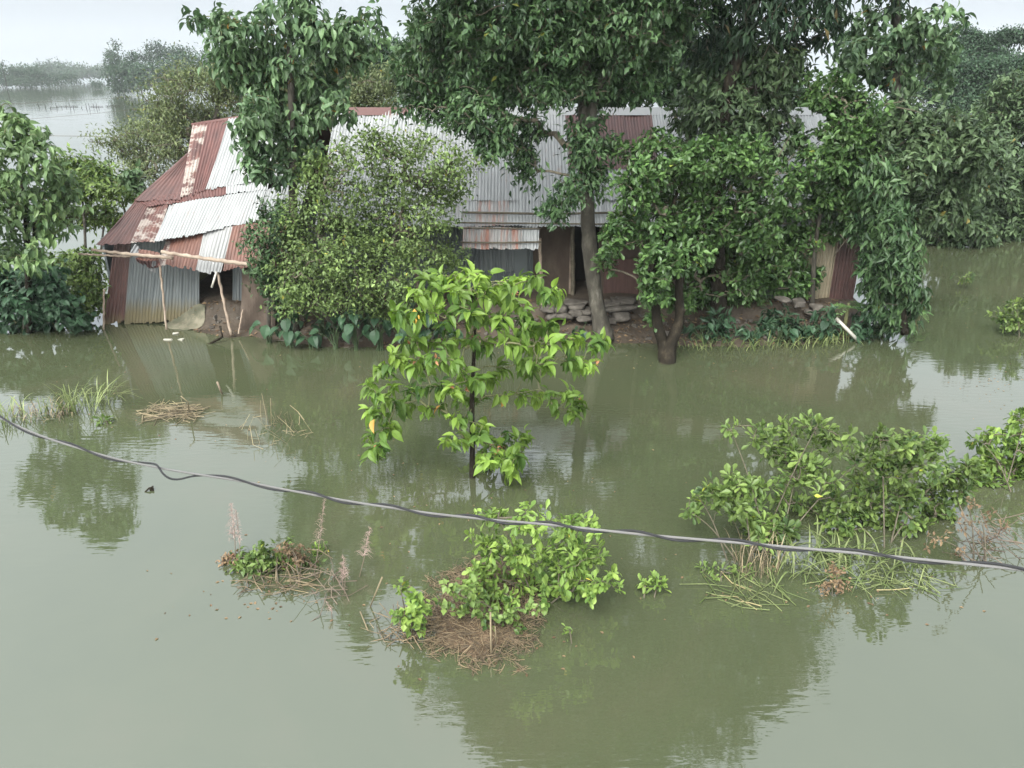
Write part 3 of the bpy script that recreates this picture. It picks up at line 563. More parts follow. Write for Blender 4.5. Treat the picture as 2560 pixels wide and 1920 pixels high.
# the big dense tree in the middle
plant('dense_tree', 'tallest tree, its dense dark crown above the roof, on a bare grey trunk', 'tree', 12,
      [VIS((1512, 850, 17.55), (1492, 760, 17.6), (1476, 640, 17.6), (1468, 500, 17.5), (1462, 360, 17.5), (1462, 200, 17.5), (1440, 40, 17.5)) + [np.array((1.2, 17.4, 9.5)), np.array((1.3, 17.3, 12.0))], VIS((1462, 420, 17.5), (1486, 250, 17.3), (1540, 120, 17.3)) + [np.array((3.0, 17.2, 9.0))]],
      [(.23, .18, .17, .16, .15, .15, .13, .1, .04), (.11, .10, .09, .05)],
      Y_([(1110, 60, 110, 90), (1250, 40, 130, 90), (1400, 40, 130, 90), (1550, 40, 130, 90), (1660, 60, 80, 80), (1080, 170, 92, 80), (1200, 170, 110, 90), (1340, 160, 110, 90), (1480, 170, 110, 90), (1600, 170, 90, 80), (1080, 265, 80, 50), (1185, 285, 85, 60), (1290, 300, 80, 65), (1230, 355, 60, 50), (1310, 400, 36, 62), (1390, 225, 60, 40), (1500, 225, 70, 36), (1605, 215, 60, 36), (1462, 360, 52, 60), (1496, 440, 46, 50), (1425, 480, 44, 44), (1386, 525, 42, 32), (1525, 370, 26, 40), (1470, 290, 40, 40)], 17.4, .8), 17.0,
      L_CEN, 'fold', .172, 8, .46, thick=5, world=[(-1, 8.3 + 9, 8.5, 1.6), (1, 17.2, 8.8, 1.9), (3, 17.0, 8.6, 1.8), (-.8, 17.4, 10.2, 1.5), (1.0, 17.2, 10.8, 1.9), (3.0, 17.2, 10.5, 1.8), (.3, 17.4, 12.1, 1.5), (2.2, 17.2, 12.6, 1.6), (4.0, 17.2, 12.0, 1.4)],
      spread=.09, ang=(35, 95), droop=.6, shell=.4, lump=.3, back=.15, min_count=2, rmax=.09)

# tall tree at its top right, long hanging leaves coloured dark as if backlit
plant('mango_tree', 'tall tree with long backlit hanging leaves fringing the top edge, right of the densest crown', 'tree', 13,
      [VIS((1800, 850, 18.0), (1795, 640, 18.0), (1800, 420, 18.2), (1830, 180, 18.3)) + [np.array((5.6, 18.3, 9.0)), np.array((6.2, 18.2, 12.0))]], [(.2, .18, .16, .14, .1, .03)],
      Y_([(1760, 40, 72, 60), (1850, 62, 62, 62), (1950, 36, 92, 55), (2056, 20, 70, 60), (1800, 125, 90, 60), (1985, 92, 42, 45), (1900, -40, 100, 60), (2030, -60, 90, 60), (2100, 40, 34, 46), (2060, 85, 34, 36)], 18.3, .5), 9.5,
      L_MANGO, 'fold', .27, 7, .30, world=[(5, 18.3, 9, 1.7), (6.8, 18.3, 9.2, 1.7), (8, 18.3, 8.8, 1.2), (5.5, 18.3, 11, 1.7), (7.2, 18.3, 11, 1.5), (6.2, 18.2, 12.4, 1.4), (8.2, 18.3, 10.3, 1.0)],
      bark=DBARK, spread=.08, ang=(40, 100), droop=1.0, shell=.4, back=.15, min_count=2, rmax=.07)

# glossy tree standing in the water on two dark stems
plant('twin_stem_tree', 'leafy tree with glossy rosettes on two dark stems rising out of the water', 'tree', 14,
      [[wat(1668, 912) - (0, 0, .3)] + VIS((1660, 872, 16.4), (1642, 800, 16.45), (1640, 690, 16.5), (1680, 520, 16.6), (1720, 420, 16.6)), [wat(1668, 912) - (0, 0, .3)] + VIS((1676, 866, 16.35), (1698, 800, 16.45), (1705, 680, 16.6), (1790, 520, 16.7), (1840, 430, 16.7))], [(.20, .15, .105, .085, .04, .02), (.20, .15, .115, .085, .04, .02)],
      Y_([(1640, 395, 90, 60), (1760, 400, 110, 70), (1870, 385, 60, 55), (1600, 470, 70, 70), (1700, 480, 100, 80), (1820, 480, 100, 80), (1920, 480, 55, 60), (1568, 560, 55, 42), (1660, 570, 80, 70), (1760, 560, 100, 70), (1870, 560, 80, 60), (1640, 660, 55, 60), (1700, 650, 40, 50), (1640, 735, 42, 50), (1700, 745, 55, 36), (1535, 600, 38, 48), (1518, 645, 26, 42), (1632, 790, 24, 22), (1715, 640, 60, 50)], 16.6, .5) + Y_([(1820, 660, 80, 60), (1895, 655, 60, 50), (1790, 700, 70, 40), (1860, 710, 60, 36), (1760, 640, 60, 50)], 18.3, .2), 15.0,
      L_ROS, 'obov', .165, 9, .46, thick=6, bark=DBARK, spread=.03, ang=(45, 95), droop=.25, shell=.45, lump=.28, back=.08, min_count=2, rmax=.05)

# right-hand mass: three different plants
plant('olive_tree', 'dull olive leaved tree behind the glossy twin stem tree, under the hanging backlit leaves', 'tree', 15,
      [VIS((1880, 760, 19.0), (1880, 560, 19.0), (1890, 350, 18.9), (1890, 200, 18.8))], [(.12, .11, .08, .03)],
      Y_([(1800, 160, 80, 70), (1880, 120, 80, 55), (1950, 170, 60, 60), (1820, 270, 90, 70), (1930, 265, 80, 70), (1992, 160, 45, 45), (1770, 335, 70, 60), (1860, 360, 75, 60), (1960, 355, 60, 60), (1720, 290, 50, 50)], 18.7, .4), 12.0,
      L_OLV, 'fold', .21, 8, .42, thick=6, spread=.06, ang=(40, 95), droop=.6, shell=.45, min_count=1, back=.1,
      bare=[(VIS((1930, 420, 18.1), (1950, 385, 18.1), (1975, 340, 18.1)), (.02, .015, .006)), (VIS((1905, 150, 18.0), (1925, 110, 17.9), (1945, 135, 17.8)), (.018, .015, .008)), (VIS((1880, 460, 18.1), (1935, 440, 18.0), (1990, 380, 18.0)), (.03, .02, .01))])
plant('glossy_tree', 'bushy tree of bright glossy leaves with yellow shoots at the right end of the roof', 'tree', 16,
      [VIS((2030, 770, 18.6), (2040, 600, 18.4), (2080, 400, 17.9), (2110, 250, 17.7))], [(.06, .05, .04, .02)],
      Y_([(2070, 235, 75, 55), (2140, 290, 70, 70), (2095, 350, 85, 60), (2045, 425, 80, 60), (2150, 425, 60, 50), (2005, 495, 80, 50), (2120, 490, 60, 50), (2130, 370, 60, 60), (2080, 480, 60, 50)], 18.0, .3) + Y_([(1960, 560, 50, 40), (2040, 560, 60, 40), (1990, 610, 60, 45), (1930, 650, 60, 45), (2020, 690, 50, 40), (1960, 700, 60, 45), (2090, 560, 56, 40), (1900, 600, 50, 50), (1890, 700, 40, 40)], 18.75, .1), 13.0,
      L_ROS, 'obov', .17, 9, .46, thick=6, spread=.04, ang=(40, 95), droop=.35, shell=.45, back=.08, min_count=2)
plant('tangled_tree', 'sprawling olive tree with bare pale twigs poking out, right of the roof end', 'tree', 17,
      [VIS((2290, 640, 19.6), (2280, 520, 19.6), (2300, 400, 19.6), (2330, 300, 19.6))], [(.11, .10, .07, .03)],
      Y_([(2240, 300, 75, 55), (2340, 320, 80, 60), (2435, 365, 66, 60), (2290, 400, 90, 70), (2400, 445, 80, 60), (2200, 470, 80, 60), (2310, 510, 85, 60), (2230, 560, 66, 50), (2170, 540, 60, 60), (2380, 540, 60, 40), (2150, 500, 60, 60), (2140, 420, 60, 60), (2150, 560, 50, 40), (2190, 380, 60, 60)], 18.6, .5), 9.5,
      L_OLV, 'fold', .225, 8, .46, thick=8, spread=.07, ang=(40, 95), droop=.45, shell=.4, min_count=1, back=.12,
      bare=[(VIS((2170, 272, 18.2), (2205, 262, 18.1), (2265, 252, 18.0)), (.012, .016, .008)), (VIS((2205, 262, 18.1), (2280, 275, 18.0), (2310, 285, 18.0)), (.014, .01, .006)), (VIS((2310, 312, 18.3), (2360, 340, 18.2), (2408, 364, 18.2)), (.02, .018, .008)), (VIS((2200, 405, 18.3), (2240, 365, 18.3), (2272, 348, 18.2)), (.03, .026, .014)),
            (VIS((2140, 400, 18.2), (2175, 435, 18.1), (2195, 470, 18.0)), (.014, .012, .006)), (VIS((2185, 410, 18.2), (2215, 425, 18.1), (2232, 455, 18.0)), (.014, .012, .006)), (VIS((2165, 520, 18.0), (2150, 600, 17.9), (2125, 660, 17.9)), (.012, .01, .006)), (VIS((2085, 640, 17.9), (2115, 600, 17.8), (2145, 580, 17.8)), (.01, .01, .006)), (VIS((2100, 585, 17.9), (2120, 610, 17.8), (2150, 640, 17.8)), (.01, .01, .006))])
plant('creeper_column', 'drooping column of big dark creeper leaves standing at the right corner of the house', 'creeper', 18,
      [VIS((2262, 835, 17.3), (2250, 720, 17.3), (2235, 600, 17.4), (2235, 500, 17.6))], [(.09, .08, .06, .03)],
      Y_([(2215, 520, 60, 60), (2235, 600, 62, 62), (2225, 660, 60, 60), (2262, 680, 50, 60), (2235, 745, 62, 50), (2258, 795, 44, 30), (2290, 735, 40, 40), (2180, 560, 50, 50), (2200, 450, 60, 60), (2185, 640, 40, 50), (2192, 710, 36, 46)], 17.3, .25), 15.0,
      L_CEN, 'fold', .23, 8, .36, thick=5, bark=DBARK, spread=.06, ang=(50, 110), droop=1.0, shell=.5, min_count=2, back=.05)

# broad-leaved tree at top right, and the hedge of trees beyond the channel
plant('broad_leaf_tree', 'slim tree with big drooping leaves cut off by the top edge near the right corner', 'tree', 19,
      [VIS((2250, 560, 24), (2245, 300, 24), (2242, 130, 24), (2240, -20, 24)) + [at(2240, -200, 24)]], [(.17, .16, .15, .14, .04)],
      Y_([(2160, 65, 46, 46), (2250, 75, 70, 55), (2350, 62, 55, 46), (2175, 130, 72, 46), (2275, 140, 82, 56), (2362, 125, 46, 42), (2235, 190, 80, 36), (2256, 235, 34, 34), (2362, 200, 34, 30), (2130, 180, 50, 40), (2120, 110, 36, 40), (2240, -70, 60, 60), (2235, -160, 44, 50)], 24, .6), 5.0,
      L_BIG, 'big', .27, 7, .48, thick=6, spread=.08, ang=(45, 100), droop=.75, shell=.45, twigm=GTWIG, back=.12)
for i, (lab, bl, Y, tb, sz, mt) in enumerate([
    ('low olive tree leaning over the far side of the channel, nearest the house end', [(2360, 560, 60, 40), (2430, 560, 60, 40), (2400, 480, 70, 60), (2450, 400, 80, 60), (2420, 330, 50, 40), (2360, 592, 60, 20), (2440, 596, 60, 18)], 28.5, (2400, 610), .27, L_OLV),
    ('tall olive tree on the right edge beyond the channel, with paler top shoots', [(2500, 560, 62, 50), (2570, 540, 62, 60), (2500, 470, 80, 70), (2575, 450, 64, 80), (2540, 380, 80, 70), (2500, 310, 80, 60), (2575, 280, 72, 72), (2540, 225, 60, 46), (2640, 420, 80, 120), (2650, 280, 70, 90), (2640, 560, 70, 60), (2510, 578, 50, 22), (2580, 580, 60, 24), (2545, 560, 50, 30)], 30.5, (2540, 590), .28, L_OLV)]):
    plant('channel_tree', lab, 'tree', 20 + i, [[wat(*tb), at(tb[0], 430, Y), at(tb[0], 300, Y)]], [(.10, .08, .03)], Y_(bl, Y, .8), 5.5, mt, 'fold', sz, 8, .44, thick=10, bark=DBARK, spread=.1, ang=(40, 95), droop=.5, shell=.45, min_count=2, back=.15)

# yellow-green bush in the middle
plant('small_leaf_bush', 'wide rounded bush of tiny yellow green leaves hiding the middle of the houses', 'bush', 23,
      [VIS((880, 868, 17.5), (850, 700, 17.5), (800, 560, 17.4), (820, 440, 17.4)), VIS((890, 868, 17.55), (930, 700, 17.5), (1000, 560, 17.4), (1010, 430, 17.5)), VIS((870, 868, 17.5), (780, 740, 17.3), (720, 680, 17.2))], [(.1, .08, .06, .02), (.09, .08, .05, .02), (.07, .05, .02)],
      Y_([(1000, 360, 90, 36), (900, 380, 100, 45), (1080, 400, 90, 50), (1150, 420, 60, 46), (800, 430, 70, 46), (900, 470, 110, 60), (1020, 470, 100, 60), (1110, 480, 70, 50), (780, 520, 80, 60), (880, 560, 110, 70), (990, 560, 100, 60), (1080, 550, 60, 40), (740, 600, 70, 60), (830, 650, 100, 70), (940, 640, 100, 70), (1030, 630, 80, 50), (1110, 640, 50, 40), (740, 690, 60, 60), (800, 740, 80, 50), (900, 730, 90, 56), (980, 720, 70, 50), (720, 750, 40, 40), (1145, 655, 38, 22), (960, 780, 50, 30), (930, 330, 40, 30)], 17.1, .5), 30.0,
      L_BUSH, 'fold', .105, 9, .55, thick=2.9, twigm=TWIG, spread=.10, ang=(40, 90), droop=.15, up=1.2, shell=.45, lump=.4, back=.16, min_count=7, depth=.7, arch=.1)
plant('dark_shrub', 'dark green shrub squeezed between the hut awning and the yellow green bush', 'shrub', 24,
      [VIS((672, 840, 17.9), (672, 660, 17.9), (680, 540, 17.9))], [(.05, .04, .02)], Y_([(690, 520, 50, 40), (660, 580, 48, 50), (710, 580, 50, 50), (645, 640, 38, 50), (690, 660, 45, 50), (655, 700, 40, 34), (690, 740, 30, 40)], 17.8, .2), 17.0,
      L_CEN, 'fold', .15, 8, .42, spread=.06, ang=(40, 95), droop=.3, shell=.4, min_count=2)

# feathery trees behind the hut
for i, (lab, bl, tb, Y, tt) in enumerate([
    ('feathery olive tree with airy layered sprays behind the leaning hut roof', [(600, 150, 72, 40), (470, 195, 80, 45), (560, 225, 90, 60), (640, 235, 80, 60), (425, 240, 70, 36), (520, 300, 70, 50), (440, 310, 70, 46), (385, 272, 50, 26), (345, 330, 70, 30), (292, 355, 60, 16), (240, 352, 36, 9), (425, 380, 60, 46), (350, 400, 60, 30), (320, 440, 50, 22), (380, 445, 50, 36), (420, 335, 60, 40), (320, 385, 50, 16)], (540, 560), 25.5, (540, 330)),
    ('feathery olive tree showing between the slim big leaved tree and the dense crown', [(880, 172, 80, 40), (930, 222, 90, 45), (860, 262, 80, 42), (960, 275, 60, 36), (800, 205, 60, 45), (720, 215, 70, 50), (980, 205, 50, 40), (700, 290, 80, 60), (800, 300, 70, 50)], (880, 560), 26.5, (880, 330))]):
    plant('feathery_tree', lab, 'tree', 26 + i, [[wat(*tb) * (1, 1, 0), at(*tt, Y), at(tt[0] + 10, tt[1] - 90, Y)]], [(.17, .12, .05)], Y_(bl, Y, .9), 9.0 if i == 0 else 11, L_FEA, 'fold', .15, 13, .36, thick=(5.5 if i == 0 else 7), spread=.2, ang=(50, 95), droop=.05, up=1.6, shell=.3, lump=.45, back=.3, min_count=1, depth=.9, arch=.03, twig=.006)
# bamboo and trees closing the view behind the long house
plant('bamboo_clump', 'clump of long thin bamboo leaves at the left edge of the dense crown', 'bamboo', 30, [VIS((1060, 500, 24), (1058, 300, 24), (1050, 80, 24)), VIS((1075, 500, 24.2), (1080, 300, 24), (1090, 120, 24))], [(.05, .04, .015), (.05, .04, .015)],
      Y_([(1040, 110, 50, 50), (1085, 130, 50, 45), (1010, 170, 36, 40), (1070, 190, 60, 40), (1030, 230, 50, 36)], 23.8, .3), 9.0, L_OLV, 'fold', .34, 8, .13, bark=BAMBOO, spread=.05, ang=(30, 85), droop=.7, min_count=1)
for i, (lab, bl, Y, x) in enumerate([
    ('dark tree in the gap behind the ridge, left of the leaning trunk', [(1080, 160, 110, 80), (1180, 200, 110, 80), (1270, 170, 110, 90), (1130, 90, 90, 70), (1230, 80, 110, 80)], 28.5, 1180),
    ('dark tree behind the ridge, right of the leaning trunk', [(1400, 170, 110, 90), (1520, 180, 110, 90), (1620, 190, 110, 80), (1450, 90, 110, 80), (1580, 90, 110, 80)], 28.0, 1500),
    ('dark tree behind the right end of the roof', [(1720, 180, 110, 100), (1840, 220, 110, 100), (1960, 260, 110, 80), (2060, 290, 100, 70), (1760, 320, 110, 80), (1900, 350, 110, 60), (2120, 330, 80, 60), (1700, 90, 70, 60)], 28.0, 1850)]):
    plant('backdrop_tree', lab, 'tree', 31 + i, [[at(x, 540, Y) * (1, 1, 0), at(x, 330, Y), at(x + 10, 150, Y)]], [(.25, .18, .05)], Y_(bl, Y, .8), 5.5, L_CEN, 'fold', .30, 8, .44, thick=7, spread=.15, ang=(40, 95), droop=.5, shell=.35, min_count=4)

# left edge
plant('broad_leaf_tree', 'tree with big drooping leaves at the left edge of the view, before open water', 'tree', 40, [VIS((72, 832, 18.2), (70, 650, 17.6), (60, 480, 17.2), (45, 300, 17.0)), [wat(100, 800), *VIS((88, 640, 17.7), (85, 520, 17.4))]], [(.08, .07, .05, .02), (.06, .05, .03)],
      Y_([(14, 285, 38, 46), (60, 335, 50, 46), (20, 385, 60, 56), (100, 395, 62, 50), (140, 440, 46, 36), (40, 470, 72, 56), (118, 490, 60, 46), (172, 455, 36, 28), (60, 545, 72, 46), (135, 575, 42, 36), (20, 620, 50, 56), (76, 640, 50, 40), (-60, 380, 60, 90), (-70, 520, 70, 90), (185, 500, 30, 26)], 17.0, .5), 7.5,
      L_BIG2, 'big', .215, 7, .46, thick=5.2, bark=DBARK, twigm=GTWIG, spread=.07, ang=(45, 100), droop=.75, shell=.45, back=.12)
plant('wild_bush', 'loose mid green bush growing in the water between the left tree and the hut', 'bush', 41, [VIS((215, 815, 19.2), (215, 680, 19.6), (210, 540, 20.0), (200, 460, 20.2)), VIS((245, 700, 19.6), (260, 560, 20.2), (275, 470, 20.2))], [(.05, .04, .03, .015), (.03, .025, .012)],
      Y_([(175, 400, 46, 24), (235, 420, 40, 26), (195, 470, 70, 40), (285, 485, 46, 30), (150, 535, 50, 40), (232, 540, 56, 40), (275, 540, 36, 30)], 20.2, .4) + Y_([(160, 655, 62, 40), (225, 690, 50, 56), (240, 755, 40, 36), (190, 745, 60, 50), (215, 640, 40, 22)], 19.4, .3), 16.0, L_SHRUB2, 'fold', .15, 8, .5, thick=6, spread=.08, ang=(40, 95), droop=.4, shell=.4, lump=.35, min_count=1, twigm=GTWIG)
plant('broad_leaf_weeds', 'dark broad leaved thicket at the waterline under the left tree', 'weeds', 42, [VIS((60, 830, 18.2), (60, 740, 18.2)), VIS((140, 825, 18.4), (140, 740, 18.3))], [(.03, .015), (.03, .015)],
      Y_([(20, 690, 60, 50), (110, 700, 60, 50), (50, 750, 70, 40), (150, 770, 70, 36), (30, 800, 60, 30), (100, 800, 60, 26), (190, 800, 40, 16), (-60, 740, 70, 70)], 18.2, .3), 15.0, L_TARO, 'big', .21, 6, .62, spread=.06, ang=(40, 95), droop=.5, shell=.3, min_count=2, twigm=GTWIG)
plant('creeper_bush', 'dark leaved creeper sprawling beside the upper left edge of the hut roof', 'bush', 43, [VIS((330, 640, 21.5), (310, 520, 21.5), (270, 450, 21.3))], [(.04, .03, .015)], Y_([(250, 440, 40, 26), (300, 465, 40, 26), (330, 440, 30, 20), (340, 480, 34, 20), (210, 430, 30, 20)], 21.4, .2), 16.0, L_BIG, 'big', .22, 5, .6, spread=.06, ang=(45, 100), droop=.5, shell=.3)

# taro, bananas and weeds along the bank
def taro(px, py, hgt, n, seed, label, s=.3):
    rng = np.random.default_rng(seed); b = wat(px, py); z = max(0, float(bank_z(b[0], b[1]))); b[2] = z
    t = thing('taro_plant', label, 'plant', b, 'taro plants along the bank'); g = Geo(); st = Geo(); P, D, N, S = [], [], [], []
    for k in range(n):
        a = rng.uniform(0, 2 * math.pi); r = rng.uniform(.1, .42); h_ = hgt * rng.uniform(.55, 1.1); tip = b + np.array((math.cos(a) * r, math.sin(a) * r * .7, h_))
        st.tube([b + rng.normal(0, .03, 3) * (1, 1, 0), b + np.array((math.cos(a) * r * .35, math.sin(a) * r * .3, h_ * .65)), tip], (.014, .011, .007), 5, cap=False)
        o = np.array((math.cos(a), math.sin(a), 0)); P.append(tip - o * .08); D.append(o * rng.uniform(.4, 1.1) + rng.normal(0, .2, 3) + np.array((0, 0, rng.uniform(-.9, -.2)))); N.append(o * .7 + np.array((0, -.25, .8))); S.append(s * rng.uniform(.55, 1.3))
    st.build('stalks', STALK, t, smooth=True); leaf_geo(g, 'big', np.array(P), np.array(D), np.array(N), np.array(S), .7, rng.uniform(0, .9, n)); g.build('leaves', L_TARO, t)
for i, (px, py, h_, n) in enumerate([(672, 858, .5, 9), (728, 868, .75, 12), (780, 870, .45, 8), (838, 872, .7, 12), (890, 876, .85, 13), (948, 876, .8, 12), (1005, 876, .75, 12), (1062, 872, .8, 12), (1120, 868, .6, 10), (810, 852, 1.0, 11), (920, 856, 1.1, 12), (1040, 856, 1.0, 12)]):
    taro(px, py, h_, n, 60 + i, 'taro plant with broad dark leaves at the waterline under the yellow green bush')
for i, (px, py, h_, n) in enumerate([(1452, 852, .42, 6), (1760, 862, .4, 7), (1880, 864, .5, 8), (1945, 862, .55, 8), (2020, 860, .5, 8)]):
    taro(px, py, h_, n, 80 + i, 'small taro plant on the bank before the veranda, right of the yellow green bush', .2)
def banana(px, py, h, n, seed, label, L=.8):
    rng = np.random.default_rng(seed); b = wat(px, py); b[2] = max(0, float(bank_z(b[0], b[1])))
    t = thing('banana_plant', label, 'banana plant', b); g = Geo(); g.tube([b - (0, 0, .1), b + (.02, 0, h * .5), b + (.03, 0, h)], (.06, .05, .03), 8); g.build('stem', GTWIG, t, smooth=True); g = Geo()
    for k in range(n):
        a = 2 * math.pi * k / n + rng.uniform(-.4, .4); l = L * rng.uniform(.75, 1.15); d = np.array((math.cos(a), math.sin(a), 0)); p0 = b + (.03, 0, h * rng.uniform(.8, 1)); m = 14; s_ = np.array((-d[1], d[0], 0)); v = []; f = []
        for j in range(m + 1):
            u = j / m; c = p0 + d * l * (u * .85) + np.array((0, 0, l * (.55 * u - .75 * u * u))); w = .13 * l / .8 * math.sin(math.pi * min(1, .08 + .92 * u)) ** .6
            o = len(v)
            for sgn in (-1, 1):
                v += [c, c + s_ * sgn * w + (0, 0, -.35 * w + .02 * rng.normal()), c + d * l * .062 * .85 * (.9 if rng.uniform() > .25 else .5), c + d * l * .05 + s_ * sgn * w + (0, 0, -.35 * w)]
            if j < m: f += [(o, o + 1, o + 3, o + 2), (o + 4, o + 6, o + 7, o + 5)]
        g.faces(v, f, rng.uniform(0, .9))
    g.build('leaves', L_BAN, t)
for i, (px, py, h_, n, sz) in enumerate([(1745, 856, .5, 6, .2), (1960, 860, .5, 6, .22), (2060, 856, .6, 7, .24), (2140, 840, .5, 6, .22)]):
    taro(px, py, h_, n, 180 + i, 'broad leaved weed hanging over the bank edge below the rust strip and cream wall', sz)
for i, (lab, bl, b) in enumerate([('rank dark weeds on the bank just right of the twin stem tree', [(1735, 832, 40, 22), (1790, 838, 46, 22), (1850, 832, 46, 26), (1800, 800, 40, 20)], (1790, 860)), ('rank dark weeds on the bank below the grey tin panel', [(1910, 836, 46, 24), (1960, 822, 50, 30), (2010, 836, 46, 24), (1940, 790, 40, 22)], (1960, 860)), ('rank dark weeds at the right end of the bank around the white pipe', [(2065, 822, 36, 26), (2160, 822, 46, 24), (2215, 806, 46, 26), (2180, 780, 36, 22), (2060, 780, 30, 20)], (2140, 838))]):
    bb = wat(*b); plant('bank_weeds', lab, 'weeds', 230 + i, [[bb, bb + (.05, .2, .45)]], [(.02, .008)], Y_(bl, 17.75, .2, i), 12.0, L_TARO, 'big', .24, 6, .34, thick=3, spread=.06, ang=(35, 95), droop=.5, shell=.3, twigm=STALK, bark=STALK, group='weeds along the bank')
plant('wall_weeds', 'low green weeds along the foot of the veranda wall, right of the twin stem tree', 'weeds', 234, [[at(1780, 775, 18.4), at(1780, 745, 18.4)]], [(.02, .008)], [(1730, 752, 40, 16, 18.5), (1790, 748, 46, 18, 18.5), (1850, 750, 40, 16, 18.5), (1900, 748, 26, 18, 18.5)], 20, L_ROS, 'fold', .13, 7, .4, spread=.05, twigm=STALK, bark=STALK)
banana(2105, 842, .85, 6, 90, 'young banana plant with torn arching leaves beside the white pipe', .75); banana(2195, 832, .5, 6, 91, 'low banana plant in the water below the creeper column', .8); banana(2290, 812, .35, 5, 92, 'yellowing banana sucker at the far right of the bank', .6)
def bank_litter():
    rng = np.random.default_rng(99); g = Geo(); P = []
    while len(P) < 1500:
        x, y = rng.uniform(-8.5, 9.2), rng.uniform(16.6, 19.0); z = float(bank_z(x, y))
        if z > .0 and math.sin(2.1 * x) + math.sin(3.3 * x + y) + rng.normal(0, .8) > -.3: P.append((x, y, z + rng.uniform(.004, .03)))
    P = np.array(P); n = len(P); leaf_geo(g, 'fold', P, rng.normal(size=(n, 3)) * (1, 1, .3), np.array([[0, -.3, 1.0]]) + rng.normal(0, .4, (n, 3)), rng.uniform(.05, .15, n), .45, rng.uniform(0, .97, n))
    tag(g.build('leaf_litter', L_BROWN), kind='stuff'); g = Geo()
    for k in range(260):
        x, y = rng.uniform(-8.5, 9.2), rng.uniform(16.9, 18.8); z = float(bank_z(x, y))
        if z < .02: continue
        s_ = rng.uniform(.03, .11); g.box((x, y, z + s_ * .2), (s_ * 1.5, s_, s_ * .7), rng.uniform(0, 3), jit=s_ * .16, rng=rng)
    for k in range(130):
        x, y = rng.uniform(-8.5, 9.2), rng.uniform(16.9, 18.6); z = float(bank_z(x, y))
        if z < -.02: continue
        a, l = rng.uniform(0, 6.3), rng.uniform(.15, .6); d = np.array((math.cos(a), math.sin(a) * .6, rng.uniform(-.3, .35))) * l; p = np.array((x, y, z + .03)); g.tube([p - d / 2, p + rng.normal(0, .02, 3), p + d / 2], .008, 4, .5, cap=False)
    tag(g.build('bank_rubble', STONE), kind='stuff')
bank_litter()
def tuft(name, px, py, r, n, L, seed, label, cat='grass', group=None, mat=GRASS, wid=.016, bend=(.3, 1.1), lean=(.1, .6), h=0.0, ry=None):
    rng = np.random.default_rng(seed); c = wat(px, py, h); g = Geo()
    for k in range(n):
        a = rng.uniform(0, 2 * math.pi); q = r * math.sqrt(rng.uniform()); b = c + np.array((math.cos(a) * q, math.sin(a) * q * (ry or .7), -.03)); b[2] = max(b[2], float(bank_z(b[0], b[1])) - .02)
        g.blade(b, rng.uniform(0, 2 * math.pi), L * rng.uniform(.5, 1.15), wid * rng.uniform(.6, 1.3), rng.uniform(*bend), rng.uniform(0, .95), 6, rng.uniform(*lean))
    return tag(g.build(name, mat), label, cat, group)
for i, (px, py, n) in enumerate([(1735, 868, 30), (1800, 868, 40), (1860, 870, 40), (1930, 868, 40), (1990, 866, 50), (2050, 862, 60), (2085, 852, 50), (2150, 850, 40), (2190, 840, 40)]):
    tuft('grass_tuft', px, py, .4, n // 2, .5, 100 + i, 'tuft of strappy grass on the bank edge right of the twin stem tree', 'grass', 'grass tufts on the bank edge', wid=.028)
